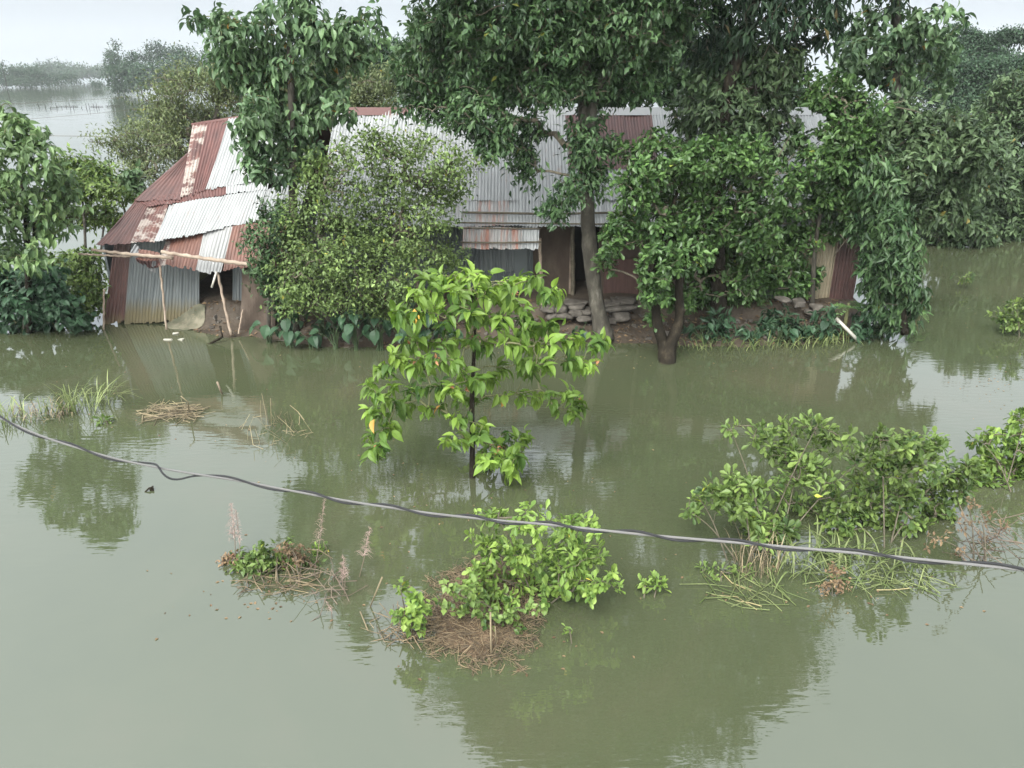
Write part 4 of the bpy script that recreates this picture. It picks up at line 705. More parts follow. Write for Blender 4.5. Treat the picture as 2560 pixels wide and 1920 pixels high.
# ------------------------------------------------------------------ young tree standing in the water
def sapling():
    L = [(850, 110), (760, 130), (930, 130), (640, 140), (560, 160), (1000, 150), (1080, 180), (1150, 200), (1270, 165), (1330, 140), (1480, 230), (1400, 250), (480, 235), (530, 260), (640, 230), (760, 230), (870, 230), (980, 230), (1090, 260), (1190, 300), (340, 375), (420, 375), (486, 380), (620, 370), (700, 430), (800, 350), (880, 400), (1000, 400), (1120, 420), (1250, 390), (1300, 480), (1420, 480), (1470, 470), (1560, 560), (1620, 560), (1750, 590), (1815, 590), (420, 580), (500, 570), (580, 590), (680, 620), (780, 580), (900, 560), (1010, 600), (1120, 600), (1200, 560), (1260, 600), (1350, 580), (1440, 620), (320, 680), (250, 760), (380, 720), (470, 760), (560, 700), (650, 740), (760, 720), (830, 830), (930, 850), (1020, 830), (1100, 780), (1250, 740), (1330, 750), (1420, 740), (1560, 720), (1620, 740), (1690, 750), (160, 900), (200, 950), (300, 880), (440, 930), (520, 900), (640, 900), (740, 920), (800, 1000), (870, 960), (940, 1000), (290, 1010), (350, 1030), (170, 1070), (240, 1090), (420, 1060), (560, 1080), (640, 1050), (740, 1130), (820, 1140), (1120, 970), (1240, 980), (1340, 980), (1440, 980), (1560, 960), (1630, 1010), (1490, 1060), (1580, 1060), (250, 1220), (310, 1190), (180, 1250), (215, 1340), (255, 1320), (700, 1280), (760, 1280), (830, 1260), (920, 1230), (960, 1180), (1020, 1270), (1140, 1240), (1220, 1250), (1280, 1240), (1190, 1320), (1100, 1340), (1060, 1380), (960, 1400), (1180, 1420), (1220, 1370), (1130, 1440), (1010, 1430), (940, 1390), (1150, 1520)]
    rng = np.random.default_rng(50); pts = []; x0 = 885
    for x, y in L:
        e = math.sqrt(max(.05, 1 - ((x - x0) / 1000) ** 2)) * .95; pts.append(at(860 + x / 2.766, 640 + y / 2.766, 11.1 + rng.uniform(-e, e * .8)))
        if rng.uniform() < (.9 if y < 950 or (y > 1150 and x > 900) else .4): pts.append(at(860 + (x + rng.uniform(-35, 35)) / 2.766, 640 + (y + rng.uniform(0, 40)) / 2.766, 11.1 + rng.uniform(-e, e)))
    z = lambda x, y: at(860 + x / 2.766, 640 + y / 2.766, 11.0)
    b = wat(1180, 1199); b[2] = -.3
    t = plant('young_tree', 'young tree with bright yellow green drooping leaves standing alone in the water', 'tree', 51, [[b, z(888, 1300), z(885, 1050), z(893, 800), z(905, 500), z(880, 260)]], [(.05, .043, .038, .03, .018, .007)],
          None, 1, L_SAP, 'big', .215, 11, .44, pts=pts, bark=DBARK, twigm=GTWIG, spread=.035, ang=(50, 100), droop=.5, up=1.3, back=.12, twig=.0045, arch=.12, upw=.8, tnoise=.3, expo=.42)
    g = Geo(); p = at(1036, 772, 10.75); leaf_geo(g, 'big', np.array([p]), np.array([(0.05, 0, -1.0)]), np.array([(0, -1, .2)]), np.array([.27]), .5, np.array([.5]))
    n_ = Geo(); i_ = rng.choice(len(pts), 16, replace=False); pp = np.repeat(np.array(pts)[i_], 3, 0) + rng.normal(0, .03, (48, 3)) + (0, 0, .05); leaf_geo(n_, 'fold', pp, rng.normal(0, .6, (48, 3)) + (0, 0, .3), rng.normal(0, .5, (48, 3)) + (0, -.3, 1), .085, .5, rng.uniform(0, .9, 48)); n_.build('new_leaves', L_NEW, t)
    o = g.build('yellow_leaf', tint_mat('yellowed_leaf', (.50, .30, .05), (.58, .36, .07), .5), t); o['label'] = 'single withered orange yellow leaf'
sapling()

# ------------------------------------------------------------------ shrubs in the near water
def shrub(label, seed, base, blobs, Y, per, mat, size, n, dy=.35, kind='obov', wid=.42, name='water_shrub', stems=4, thick=2.4, **k):
    rng = np.random.default_rng(seed); T, R = [], []
    for i in range(stems):
        bx, by, *_ = blobs[i * len(blobs) // stems]; b = base + rng.normal(0, .1, 3) * (1, 1, 0); b = b * (1, 1, 0) - (0, 0, .12); e = at(bx, by, Y); T.append([b, b * .45 + e * .55 + (0, 0, .1), e]); R.append((.011, .008, .004))
    a = dict(spread=.025, ang=(45, 95), droop=.1, up=1.1, shell=.4, lump=.35, back=.06, twig=.0026, depth=.9, arch=.05, upw=.8, crown='foliage', stem='stems', trunk_sides=6, zmin=.03); a.update(k)
    return plant(name, label, 'shrub', seed, T, R, Y_(blobs, Y, dy, seed), per, mat, kind, size, n, wid, bark=TWIG, thick=thick, **a)
shrub('bright green rosette leaved shrub on the straw heap, behind the cable in the middle', 120, wat(1350, 1500), [(1245, 1295, 46, 36), (1330, 1300, 56, 42), (1440, 1310, 56, 36), (1218, 1365, 55, 56), (1310, 1385, 76, 56), (1410, 1380, 70, 56), (1480, 1400, 52, 52), (1200, 1440, 66, 46), (1290, 1460, 76, 42), (1390, 1460, 76, 46), (1480, 1465, 62, 32), (1530, 1435, 22, 30), (1190, 1500, 46, 26), (1265, 1500, 50, 26)], 7.75, 60, L_SHRUB, .125, 8, thick=1.5, shell=.2)
shrub('open branching shrub with upright rosettes, upper left of the right hand thicket', 121, wat(1930, 1370), [(1830, 1080, 30, 20), (1900, 1085, 46, 30), (1965, 1090, 46, 34), (2040, 1070, 40, 36), (2075, 1110, 36, 34), (1940, 1140, 46, 26), (2020, 1150, 52, 30), (1990, 1190, 50, 26), (2060, 1200, 46, 30), (2135, 1095, 22, 20), (2140, 1160, 26, 26), (1965, 1250, 40, 26), (2030, 1260, 50, 30), (2100, 1260, 50, 34)], 9.5, 32, L_SHRUB2, .145, 8)
shrub('low leafy shrub on reddish stems at the left end of the right hand thicket', 122, wat(1860, 1400), [(1745, 1240, 26, 22), (1790, 1225, 36, 26), (1850, 1210, 42, 30), (1830, 1260, 56, 30), (1900, 1230, 36, 30), (1720, 1275, 24, 16), (1880, 1290, 50, 30), (1930, 1330, 50, 30), (1950, 1345, 46, 26), (1890, 1330, 40, 22)], 9.0, 48, L_SHRUB2, .14, 8)
shrub('wide dense shrub of olive green leaves filling the right of the right hand thicket', 123, wat(2230, 1370), [(2200, 1100, 40, 26), (2265, 1110, 50, 30), (2340, 1120, 46, 34), (2200, 1160, 46, 30), (2275, 1170, 60, 36), (2360, 1180, 50, 40), (2170, 1215, 46, 36), (2240, 1240, 60, 36), (2320, 1240, 60, 36), (2390, 1220, 40, 40), (2160, 1270, 46, 30), (2260, 1300, 60, 26), (2340, 1290, 46, 26), (2110, 1310, 50, 30), (2420, 1180, 36, 30), (2180, 1320, 46, 26)], 9.5, 48, L_SHRUB2, .135, 8)
shrub('pale green shrub spreading in from the right edge beside the bright water', 124, wat(2540, 1230), [(2460, 1110, 36, 26), (2520, 1090, 50, 36), (2560, 1060, 40, 30), (2450, 1170, 40, 26), (2510, 1160, 60, 36), (2570, 1150, 50, 46), (2470, 1210, 46, 16), (2540, 1205, 56, 26), (2600, 1120, 50, 70)], 10.9, 36, L_SHRUB, .15, 8)
shrub('small clump of pale leaves reaching in from the right edge farther out', 125, wat(2560, 835), [(2540, 770, 30, 22), (2510, 790, 26, 16), (2560, 800, 34, 26), (2570, 750, 30, 30), (2530, 815, 34, 14)], 18.2, 34, L_SHRUB2, .15, 7, .2)
shrub('withered reddish brown weed with leaning stalks at the right end of the thicket', 126, wat(2440, 1400), [(2420, 1260, 30, 26), (2450, 1290, 36, 26), (2400, 1320, 40, 26), (2460, 1350, 40, 20), (2330, 1345, 40, 26), (2380, 1370, 40, 16), (2500, 1330, 34, 26)], 8.8, 22, L_BROWN, .07, 6, kind='fold', stems=6)
shrub('tiny green sprig just right of the bright middle shrub', 127, wat(1635, 1478), [(1615, 1460, 22, 12), (1650, 1458, 22, 12), (1635, 1448, 16, 10)], 8.0, 90, L_SHRUB, .10, 7, .05, stems=2)
shrub('tiny lone sprout in the open water below the bright middle shrub', 128, wat(1422, 1585), [(1420, 1575, 9, 9)], 7.05, 150, L_SHRUB, .07, 6, .02, stems=1)
shrub('round leaved creeper clump left of the straw heap', 129, wat(1030, 1575), [(1035, 1500, 26, 30), (1010, 1540, 34, 22), (1040, 1560, 36, 22), (1000, 1470, 20, 16), (1060, 1530, 20, 26)], 7.05, 90, L_SHRUB, .085, 6, .1, kind='fold', wid=.8, stems=3)
shrub('creeper with small round leaves over the lower right of the straw heap', 130, wat(1270, 1580), [(1190, 1500, 36, 26), (1230, 1545, 30, 22), (1280, 1540, 30, 22), (1300, 1580, 26, 16), (1250, 1590, 26, 16), (1170, 1480, 36, 26), (1330, 1520, 30, 16), (1120, 1470, 30, 16), (1150, 1530, 26, 16), (1100, 1510, 30, 14), (1210, 1600, 26, 12)], 7.25, 70, L_SHRUB2, .08, 6, .12, kind='fold', wid=.8, stems=3)
shrub('pale green weed with crinkled leaves at the left end of the middle weed strip', 131, wat(650, 1460), [(640, 1395, 36, 26), (665, 1380, 26, 22), (620, 1420, 30, 20), (660, 1420, 30, 20)], 8.4, 80, L_SHRUB2, .10, 6, .1, kind='fold', wid=.6, stems=3)
shrub('brownish seedy weed in the middle weed strip, between two bent reeds', 132, wat(745, 1455), [(730, 1375, 40, 26), (760, 1400, 40, 22), (720, 1410, 36, 26), (700, 1440, 40, 14), (590, 1440, 34, 20), (570, 1455, 24, 14)], 8.5, 70, L_BROWN, .06, 7, .15, kind='fold', wid=.6, stems=5)
shrub('sparse mixed weed trailing through the middle weed strip', 137, wat(700, 1470), [(620, 1400, 40, 22), (690, 1400, 46, 26), (760, 1430, 40, 20), (600, 1460, 46, 14), (680, 1450, 60, 14), (780, 1450, 40, 12), (720, 1360, 24, 20)], 8.55, 40, L_SHRUB2, .07, 6, .2, kind='fold', wid=.55, stems=6)
shrub('little yellow green sprig at the right end of the middle weed strip', 133, wat(805, 1432), [(803, 1418, 18, 14)], 8.75, 120, L_SHRUB, .08, 7, .04, stems=2)
shrub('sprawling water weed of small leaves at the lower left of the thicket stalks', 134, wat(1810, 1455), [(1760, 1445, 30, 10), (1800, 1440, 34, 14), (1850, 1430, 34, 16)], 8.3, 60, L_SHRUB2, .09, 5, .1, stems=2)
shrub('brown seed head weed drooping at the front of the right hand thicket', 135, wat(2095, 1490), [(2085, 1430, 22, 26), (2100, 1465, 26, 20), (2075, 1470, 20, 16)], 7.9, 90, L_BROWN, .05, 8, .06, kind='fold', wid=.6, stems=3)
for i, (px, py) in enumerate([(2415, 690), (2432, 1005), (2380, 700), (2500, 850)]): pass
shrub('sprig of floating leaves in the narrow channel, right of the creeper column', 136, wat(2412, 702), [(2412, 694, 26, 10)], 22.6, 30, L_SHRUB2, .16, 5, .2, stems=1, zmin=.005)

# strappy grass and stalks at the foot of the right thicket
for i, (px, py, r, n, L, lab) in enumerate([(1880, 1425, .35, 60, .62, 'dense tuft of tall yellowish stalks at the left foot of the right hand thicket'), (1960, 1425, .3, 26, .6, 'tuft of long green blades under the cable, right of the yellowish stalks'), (2030, 1400, .4, 36, .6, 'arching green grass clump behind the cable in the middle of the thicket'),
                                       (2140, 1405, .45, 44, .62, 'broad clump of arching green blades in the middle of the right hand thicket'), (2260, 1425, .35, 26, .5, 'sparse upright blades at the right foot of the thicket'), (2100, 1440, .3, 16, .5, 'few wide bent blades hanging before the cable')]):
    tuft('grass_clump', px, py, r, n, L, 140 + i, lab, wid=.022 if i else .012, bend=(.1, .5) if i == 0 else (.4, 1.2), lean=(.05, .3) if i == 0 else (.15, .8), mat=STRAW if i == 0 else GRASS)
def strands(name, px, py, rx, ry, n, L, seed, label, cat, mat, zamp=.03, r=.004, tilt=.25, group=None, dome=0.0):
    rng = np.random.default_rng(seed); g = Geo()
    for k in range(n):
        a, q = rng.uniform(0, 2 * math.pi), math.sqrt(rng.uniform()); c = wat(px + math.cos(a) * q * rx, py + math.sin(a) * q * ry); z0 = .01 + dome * max(0, 1 - q * q) + rng.uniform(0, zamp)
        hd = rng.uniform(0, 2 * math.pi); l = L * rng.uniform(.4, 1.2); d = np.array((math.cos(hd), math.sin(hd), rng.normal(0, tilt))); bnd = np.array((-d[1], d[0], 0)) * rng.normal(0, .18) * l
        p = c * (1, 1, 0) + (0, 0, z0); p0, p1, p2 = p - d * l / 2, p + bnd, p + d * l / 2
        for x in (p0, p1, p2): x[2] = max(x[2], -.01)
        g.tube([p0, p1, p2], r * rng.uniform(.6, 1.4), 4, rng.uniform(), cap=False)
    return tag(g.build(name, mat, smooth=True), label, cat, group)
strands('flattened_grass', 1860, 1480, 120, 34, 34, .6, 150, 'flattened pale grass blades floating left of the thicket foot', 'grass', GRASS, .03, .006, .06)
strands('flattened_grass', 2200, 1455, 190, 26, 46, .5, 151, 'flattened blades lying on the water under the right hand thicket', 'grass', GRASS, .03, .006, .06)
strands('dead_stalks', 2470, 1370, 90, 60, 30, .55, 152, 'tangle of thin dead stalks poking from the water near the right edge', 'stalks', REDTWIG, .25, .006, .8)
strands('dead_stalks', 800, 1480, 70, 60, 26, .5, 153, 'sparse dead stalks in the water between the weed strip and the straw heap', 'stalks', REDTWIG, .12, .005, .5)
strands('dead_stalks', 690, 1458, 110, 30, 44, .45, 154, 'matted dead stalks at the waterline of the middle weed strip', 'stalks', WSTRAW, .05, .0045, .3)
strands('dead_stalks', 1010, 1570, 80, 40, 60, .4, 155, 'matted dead stalks at the left foot of the straw heap', 'stalks', WSTRAW, .06, .005, .35)
strands('straw_raft', 430, 1036, 80, 20, 90, .6, 156, 'flat raft of floating straw left of the young tree, before the hut', 'straw', STRAW, .05, .006, .08, dome=.04)
strands('submerged_grass', 690, 1085, 80, 40, 40, .3, 157, 'faint half drowned stalks in the water right of the straw raft', 'stalks', STRAW, .2, .004, 1.6)
# straw heap
def heap():
    t = thing('straw_heap', 'brown heap of wet straw breaking the surface under the bright middle shrub', 'straw heap', wat(1190, 1560)); rng = np.random.default_rng(160); g = Geo()
    c, e = wat(1200, 1545), wat(1090, 1440); n, m = 40, 30; v = []
    def hz(x, y):
        u = (x - c[0]) / .82; w = (y - c[1]) / 1.0; r1 = u * u + w * w; u2 = (x - (c[0] + .05)) / .6; w2 = (y - c[1] - .75) / .6; r2 = u2 * u2 + w2 * w2
        return -.1 + .19 * math.exp(-1.7 * r1) + .12 * math.exp(-1.8 * r2) + .018 * math.sin(9 * x + 4 * y) * math.sin(7 * y - 3 * x) + .01 * math.sin(23 * x + 17 * y)
    xs, ys = np.linspace(c[0] - 1.5, c[0] + 1.5, n + 1), np.linspace(c[1] - 1.2, c[1] + 1.8, m + 1)
    g.faces([(x, y, hz(x, y)) for y in ys for x in xs], [(j * (n + 1) + i, j * (n + 1) + i + 1, (j + 1) * (n + 1) + i + 1, (j + 1) * (n + 1) + i) for j in range(m) for i in range(n)])
    g.build('mound', rough_mat('rotting_straw', [(.3, (.045, .030, .018)), (.5, (.085, .057, .034)), (.7, (.15, .105, .065))], 9, 8, .9, .8, bscale=40), t, smooth=True); g = Geo(); k = 0
    while k < 2800:
        x, y = c[0] + rng.normal(0, .6), c[1] + .15 + rng.normal(0, .68); z = hz(x, y)
        if z < -.05: continue
        z = max(z, .004)
        hd = rng.uniform(0, 2 * math.pi); l = rng.uniform(.06, .26); d = np.array((math.cos(hd), math.sin(hd), rng.normal(0, .22))); p = np.array((x, y, z + rng.uniform(.0, .03)))
        g.tube([p - d * l / 2, p + rng.normal(0, .012, 3), p + d * l / 2], .0032 * rng.uniform(.6, 1.5), 3, rng.uniform(), cap=False); k += 1
    g.build('straw', WSTRAW, t, smooth=True)
heap()
# left water grass
for i, (px, py, r, n, L, lab, m_) in enumerate([(20, 1050, .7, 90, .5, 'low grassy mat at the left edge under the cable end', GRASS), (110, 1040, .6, 70, .4, 'brownish grass mat in the water at the left, between green tufts', STRAW), (215, 1020, .55, 80, .75, 'tall leaning grass clump at the right end of the left grass patch', GRASS), (150, 1030, .4, 40, .6, 'upright grass clump in the middle of the left grass patch', GRASS)]):
    tuft('grass_clump', px, py, r, n, L, 170 + i, lab, mat=m_, wid=.02, bend=(.1, .9), lean=(.1, .7), ry=.6)
shrub('few dark floating leaves at the right tip of the left grass patch', 175, wat(262, 1062), [(262, 1056, 22, 12)], 12.9, 60, L_SHRUB2, .13, 6, .1, stems=1, zmin=.01)
# single reeds, plumes, sticks
def reed(pts, r, label, mat=STRAW, name='reed', group=None): tag(pole(name, pts, r, mat, sides=5), label, 'reed', group)
Q = lambda x, y, Y: at(520 + x / 3.456, 1200 + y / 3.456, Y)
W_ = lambda x, y: wat(520 + x / 3.456, 1200 + y / 3.456) - np.array((0, 0, .03))
reed([W_(582, 890), Q(600, 640, 8.55)], .011, 'straight pale broken reed standing in the middle weed strip')
reed([W_(745, 880), Q(600, 600, 8.7)], .009, 'brown reed leaning left across the straight pale one')
reed([W_(600, 865), W_(760, 880) + (0, 0, .05), W_(960, 915) + (0, 0, .03)], .012, 'long reed lying flat on the water before the weed strip')
reed([Q(840, 600, 8.7), Q(960, 605, 8.65), Q(1080, 680, 8.6)], .006, 'thin bent reed arching right out of the weed strip'); 
reed([W_(1395, 1090), Q(1505, 840, 7.55)], .010, 'pale reed leaning right, left of the straw heap'); reed([W_(1400, 1330), W_(1320, 1190) + (0, 0, .12)], .008, 'short reed leaning left below the straw heap'); reed([W_(1250, 1110), Q(1165, 920, 8.0), Q(1160, 800, 8.1)], .006, 'thin crooked dead stem between weed strip and straw heap', REDTWIG)
reed([wat(1228, 1640) - (0, 0, .02), at(1226, 1530, 7.0)], .011, 'upright pale reed standing in the front of the straw heap'); reed([wat(1240, 1612), at(1238, 1566, 7.0)], .008, 'shorter reed right beside the upright pale one')
reed([wat(474, 1036), at(470, 1005, 13.0), at(452, 990, 13.0)][::-1], .012, 'bent stick rising from the straw raft'); reed([wat(555, 985), at(543, 955, 14.2)], .02, 'slender grey stick leaning in the water before the hut', BAMBOO)
def plume(base, top, n, L, seed, label):
    rng = np.random.default_rng(seed); t = thing('plume_grass', label, 'grass', base); base, top = np.array(base), np.array(top); st = Geo(); g = Geo(); mid = (base + top) / 2 + (.02, 0, 0); st.tube([base - (0, 0, .05), mid, top], (.006, .005, .002), 5); st.build('stalk', REDTWIG, t, smooth=True)
    for k in range(n // 2):
        u = rng.uniform(.42, 1); p = base * (1 - u) + top * u; a = rng.uniform(0, 2 * math.pi); l = L * (1.25 - u) * rng.uniform(.6, 1.3); d = np.array((math.cos(a) * .6, math.sin(a) * .6, rng.uniform(.1, .7)))
        g.tube([p, p + d * l * .6, p + d * l + (0, 0, -.35 * l)], (.0016, .0013, .0007), 3, rng.uniform(), cap=False)
    g.build('plume', PLUME, t)
plume(wat(588, 1415), at(578, 1258, 8.9), 260, .22, 180, 'pink feathery plume grass at the left end of the middle weed strip'); plume(wat(600, 1420), at(590, 1275, 8.95), 160, .2, 181, 'second pink plume close right of the tallest one'); plume(wat(782, 1440), at(812, 1245, 8.9), 160, .18, 182, 'faint straw plume leaning right behind the weed strip')
plume(wat(895, 1445), at(925, 1318, 8.6), 200, .2, 183, 'reddish plume between the weed strip and the straw heap'); plume(wat(860, 1490), at(858, 1390, 8.2), 200, .2, 184, 'low brown plume in open water left of the straw heap'); plume(wat(830, 1545), at(818, 1505, 7.5), 80, .12, 185, 'small reddish plume nearest the viewer left of the straw heap')
g = Geo(); rng = np.random.default_rng(190)
g.tube([wat(362, 1230), wat(374, 1226) + (0, 0, .04), wat(384, 1228)], (.01, .02, .01), 5); g.box(wat(380, 1224) + (0, 0, .02), (.07, .04, .05), .4, jit=.008, rng=rng); tag(g.build('floating_debris', DBARK), 'small dark scrap of debris floating alone on the left open water', 'debris')

def drift():
    rng = np.random.default_rng(195); g = Geo(); n = 420; c = [(1180, 1230, 500, 200), (700, 1500, 320, 80), (1250, 1620, 300, 60), (2050, 1480, 400, 60), (1500, 900, 600, 30), (2400, 760, 150, 90), (300, 1000, 350, 80), (2480, 960, 80, 60)]
    P = []
    for k in range(n):
        a = c[rng.integers(len(c))]; p = wat(np.clip(rng.normal(a[0], a[2] * .6), -50, 2610), max(700, rng.normal(a[1], a[3] * .6)));
        if bank_z(p[0], p[1]) > -.3: continue
        p[2] = .004; P.append(p)
    P = np.array(P); n = len(P); leaf_geo(g, 'fold', P, rng.normal(size=(n, 3)) * (1, 1, 0), np.array([[0, 0, 1.0]]) + rng.normal(0, .08, (n, 3)), rng.uniform(.02, .075, n), .45, rng.uniform(0, .95, n))
    tag(g.build('drifting_leaves', L_BROWN), None, None, None, 'stuff')
drift()
# ------------------------------------------------------------------ the cable close to the viewer
def cable():
    K = [(-700, 700), (-300, 900), (0, 1045), (100, 1090), (200, 1122), (300, 1150), (440, 1178), (600, 1202), (760, 1233), (900, 1258), (1080, 1284), (1200, 1297), (1400, 1314), (1600, 1336), (1800, 1353), (2000, 1370), (2200, 1388), (2400, 1408), (2560, 1425), (2900, 1470), (3600, 1590)]
    kx, ky = np.array(K, float).T; N = 1400; px = np.linspace(-700, 3600, N)
    py = np.interp(px, kx, ky); ker = np.ones(31) / 31; py = np.convolve(np.pad(py, 15, mode='edge'), ker, 'valid'); inv = 1 / 4.6 + (1 / 2.6 - 1 / 4.6) * px / 2560
    P = np.array([at(a, b, 1 / max(i, .1)) for a, b, i in zip(px, py, inv)])
    e = np.linspace(.01, 1, 260)[:, None]; P = np.concatenate((P[0] + (P[0] - P[6]) / np.linalg.norm(P[0] - P[6]) * 9 * e[::-1], P, P[-1] + (P[-1] - P[-7]) / np.linalg.norm(P[-1] - P[-7]) * (1, 1, .25) * 7 * e))
    px = np.concatenate((-700 - 4000 * e[::-1, 0], px, 3600 + 5000 * e[:, 0]))
    s = np.concatenate(([0], np.cumsum(np.linalg.norm(np.diff(P, axis=0), axis=1)))); T = unit(np.gradient(P, axis=0)); U = unit(np.cross(T, np.array((0, 0, 1.0)))); V = np.cross(U, T)
    t = thing('power_cable', 'twisted pair of a bare steel strand and a black wire crossing the whole view', 'cable', P[0]); g = Geo()
    for k in range(7):                                     # laid wires of the steel strand
        a = s * 38 + k * 2 * math.pi / 7; g.tube(P + .0040 * (np.cos(a)[:, None] * U + np.sin(a)[:, None] * V), .0024, 6, k / 7, cap=False)
    m, tt, b, _ = newmat('galvanised_strand'); b.inputs['Base Color'].default_value = (.11, .107, .104, 1); b.inputs['Metallic'].default_value = .3; b.inputs['Roughness'].default_value = .5
    g.build('steel_strand', m, t, smooth=True); g = Geo()
    ph = 2 * math.pi * np.interp(px, [-4700, -700, 0, 390, 470, 700, 880, 1100, 1290, 1490, 1720, 1990, 2330, 2700, 3600, 8600], [-25, -4, 0, 2.0, 2.5, 3.5, 4.5, 5.5, 6.5, 7.5, 8.5, 9.5, 10.5, 11.5, 14, 38]); r = .0130 + .035 * np.exp(-((px - 425) / 38) ** 2)
    ph = np.where(np.abs(px - 425) < 60, ph, ph); g.tube(P + r[:, None] * (np.cos(ph)[:, None] * V + np.sin(ph)[:, None] * U) - (np.exp(-((px - 425) / 38) ** 2) * .02)[:, None] * V, .0060, 8, cap=False)
    g.build('insulated_wire', BLACKW, t, smooth=True)
cable()
for i, (a, b, dy, Y0, Y1, lab) in enumerate([((-40, 263), (420, 236), 2, 60, 60, 'highest of the three thin wires over the far water'), ((60, 299), (420, 264), 2, 60, 60, 'middle one of the three thin wires over the far water'), ((40, 338), (420, 348), -2, 30, 28, 'lowest thin wire over the far water, just above the left bushes')]):
    tag(pole('thin_wire', (at(*a, Y0), at((a[0] + b[0]) / 2, (a[1] + b[1]) / 2 + dy, (Y0 + Y1) / 2), at(*b, Y1)), .009 if i < 2 else .009, TWIG, sides=5), lab, 'wire')

# ------------------------------------------------------------------ far water: stakes, far trees, haze
for i, (x, h_) in enumerate([(100, 30), (116, 26), (128, 18), (145, 32), (158, 14), (168, 18), (180, 40), (188, 26), (220, 36), (229, 40), (239, 26), (246, 34), (253, 18), (275, 14), (208, 14)]):
    b = wat(x * .98 + 0, 268 + (i * 7 % 5)); m = mpp(x, 268, b[1]); g = Geo(); g.tube([b - (0, 0, .1), b + (.05 * (i % 3 - 1), 0, h_ * .34 * m * .5), b + (.12 * (i % 3 - 1), 0, h_ * .34 * m)], (.05, .04, .03), 5)
    tag(g.build('fishing_stake', DBARK), 'thin dark stake of the fish trap row in the far open water', 'stake', 'fish trap stakes in the far water')
for i, (x0, x1, y) in enumerate([(125, 146, 271), (140, 176, 267), (177, 195, 267), (226, 258, 267), (264, 300, 266)]):
    g = Geo(); a, b = wat(x0, y), wat(x1, y); g.tube([a + (0, 0, .1), b + (0, 0, .1)], .045, 5); tag(g.build('fishing_rail', DBARK), 'low pole lying between stakes of the far fish trap', 'pole', 'poles of the far fish trap')
def far_crown(name, label, blobs, Y, per, size, seed, mat=L_FAR, cat='tree', trunks=(), kind=None, n=5, flat=False):
    rng = np.random.default_rng(seed); C, O = blob_points(rng, [(*b, Y) for b in blobs], per * 90, shell=.3, depth=.8, lump=.35); ok = C[:, 2] > .1; C, O = C[ok], O[ok]
    b = np.array((C[:, 0].mean(), Y, 0)); g = Geo(); cluster_leaves(g, rng, C, O, 'quad', size * .5, n + 3, .6, size * .45, (30, 100), .15, 1.3)
    if kind: return tag(g.build(name, mat), label, None, None, kind)
    t = thing(name, label, cat, b); g.build('crown', mat, t); g = Geo()
    for p in (trunks or [(blobs[0][0], blobs[0][1] + blobs[0][3])]):
        tp = at(p[0], p[1] - 8, Y); g.tube([tp * (1, 1, 0) - (0, 0, .2), tp * (1, 1, .5) + (.02 * Y / 20, 0, 0), tp], (.0004 * Y + .03, .0003 * Y + .03, .0002 * Y + .02), 6)
    g.build('trunk', DBARK, t, smooth=True)
far_crown('far_tree', 'tall thin hazy tree with two tufts at the left end of the far tree group', [(289, 116, 10, 11), (275, 136, 13, 14), (287, 148, 20, 14), (292, 165, 26, 12), (268, 160, 10, 6)], 240, .05, 1.3, 200, trunks=[(289, 118), (276, 140)])
far_crown('far_tree', 'pair of round topped hazy trees in the far group, right of the tallest', [(325, 142, 11, 9), (338, 138, 9, 10), (333, 155, 22, 12)], 242, .05, 1.3, 201, trunks=[(328, 150), (338, 145)])
far_crown('far_tree', 'airy hazy tree with open top in the middle of the far group', [(358, 142, 12, 12), (374, 124, 12, 13), (372, 145, 14, 10), (384, 140, 10, 10)], 244, .045, 1.3, 202, trunks=[(372, 130)])
far_crown('far_tree', 'tall feathered hazy tree right of the airy one in the far group', [(394, 118, 14, 13), (400, 140, 20, 16), (430, 132, 26, 14), (462, 130, 24, 12), (450, 150, 40, 14)], 246, .05, 1.3, 203, trunks=[(396, 120), (430, 130)])
far_crown('far_wood', None, [(290, 185, 28, 20), (330, 180, 40, 22), (380, 180, 46, 26), (430, 180, 46, 30), (480, 175, 50, 34), (350, 205, 60, 20), (420, 210, 50, 20), (300, 212, 32, 14), (540, 170, 60, 34), (620, 170, 60, 30), (285, 222, 16, 8)], 225, .045, 1.5, 204, kind='stuff')
far_crown('far_wood', None, [(20, 190, 24, 15), (45, 186, 24, 17), (70, 184, 26, 19), (92, 184, 20, 19), (110, 190, 16, 12), (130, 204, 16, 4), (175, 192, 14, 12), (150, 192, 16, 7), (186, 200, 10, 8), (60, 204, 90, 5), (-40, 186, 50, 22)], 330, .03, 1.8, 205, kind='stuff')
far_crown('far_wood', None, [(130, 168, 30, 10), (160, 172, 30, 10), (110, 175, 24, 10), (200, 176, 30, 10), (240, 178, 30, 8), (270, 176, 26, 9), (185, 183, 90, 7), (300, 176, 40, 12), (-100, 178, 100, 12), (60, 178, 50, 8)] + [(2500 + 170 * k, 172, 120, 14 + 3 * (k % 2)) for k in range(9)], 520, .015, 2.6, 206, kind='stuff')
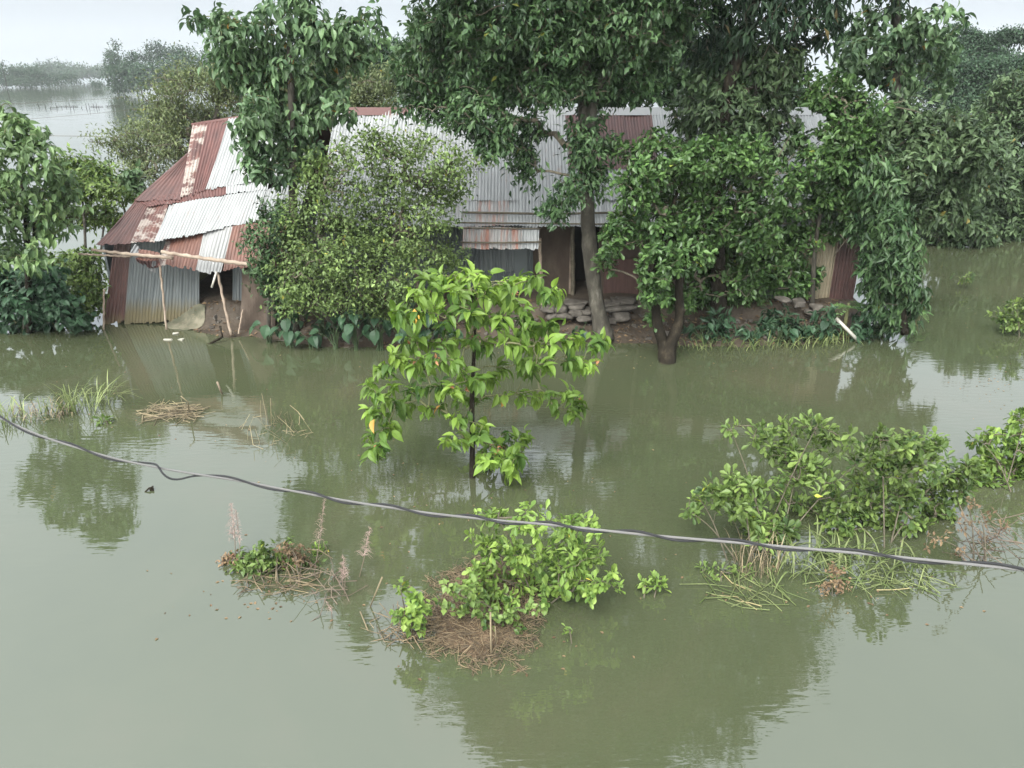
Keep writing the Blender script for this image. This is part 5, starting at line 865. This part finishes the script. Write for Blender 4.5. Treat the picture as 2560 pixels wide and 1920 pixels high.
far_crown('far_tree', 'spreading hazy tree cut by the left edge above the far shore', [(4, 164, 12, 8), (0, 175, 10, 8)], 300, .05, 1.2, 207)
far_crown('far_bush', 'little round bush standing alone in the far water near the distant shore', [(234, 208, 12, 5), (246, 210, 12, 7), (240, 215, 12, 4)], 300, .08, 1.0, 208, cat='bush')
far_crown('umbrella_tree', 'hazy tree with a flat umbrella crown on bare stems at the upper right edge', [(2500, 90, 22, 9), (2535, 84, 34, 9), (2560, 92, 34, 10), (2590, 100, 30, 10), (2520, 102, 24, 6)], 78, .9, .5, 209, trunks=[(2540, 100), (2526, 104), (2552, 104)])
far_crown('umbrella_tree', 'hazy layered tree left of the flat umbrella crown at the upper right', [(2398, 72, 26, 8), (2432, 88, 34, 12), (2410, 112, 46, 16), (2465, 112, 40, 16), (2390, 130, 40, 16), (2480, 140, 46, 18), (2430, 150, 70, 22)], 78, .8, .5, 210, trunks=[(2440, 120)])
far_crown('far_wood', None, [(2360, 180, 60, 30), (2440, 180, 70, 26), (2510, 170, 60, 26), (2570, 160, 50, 26), (2400, 215, 70, 26), (2490, 210, 70, 26), (2330, 160, 40, 30), (2560, 210, 60, 30), (2330, 220, 60, 30), (2640, 190, 80, 40), (2420, 260, 90, 30), (2520, 260, 80, 30)] + [(2680 + 110 * k, 200 + 23 * (k % 3), 90, 46 + 9 * (k % 2)) for k in range(9)], 66, .8, .5, 211, kind='stuff')
far_crown('far_wood', None, [(930, 130, 60, 24), (990, 125, 40, 20), (870, 150, 50, 24), (950, 165, 60, 20), (700, 165, 80, 24), (800, 165, 60, 22)], 62, .9, .5, 212, kind='stuff')
def haze():
    m = bpy.data.materials.new('haze_air'); m.use_nodes = True; t = m.node_tree; t.nodes.remove(t.nodes['Principled BSDF']); v = t.nodes.new('ShaderNodeVolumePrincipled')
    v.inputs['Density'].default_value = .0003; v.inputs['Color'].default_value = (.93, .97, 1.0, 1); t.links.new(v.outputs[0], t.nodes['Material Output'].inputs['Volume'])
    g = Geo(); g.box((0, 330, 20), (1300, 860, 42)); tag(g.build('haze', m), kind='stuff')
haze()
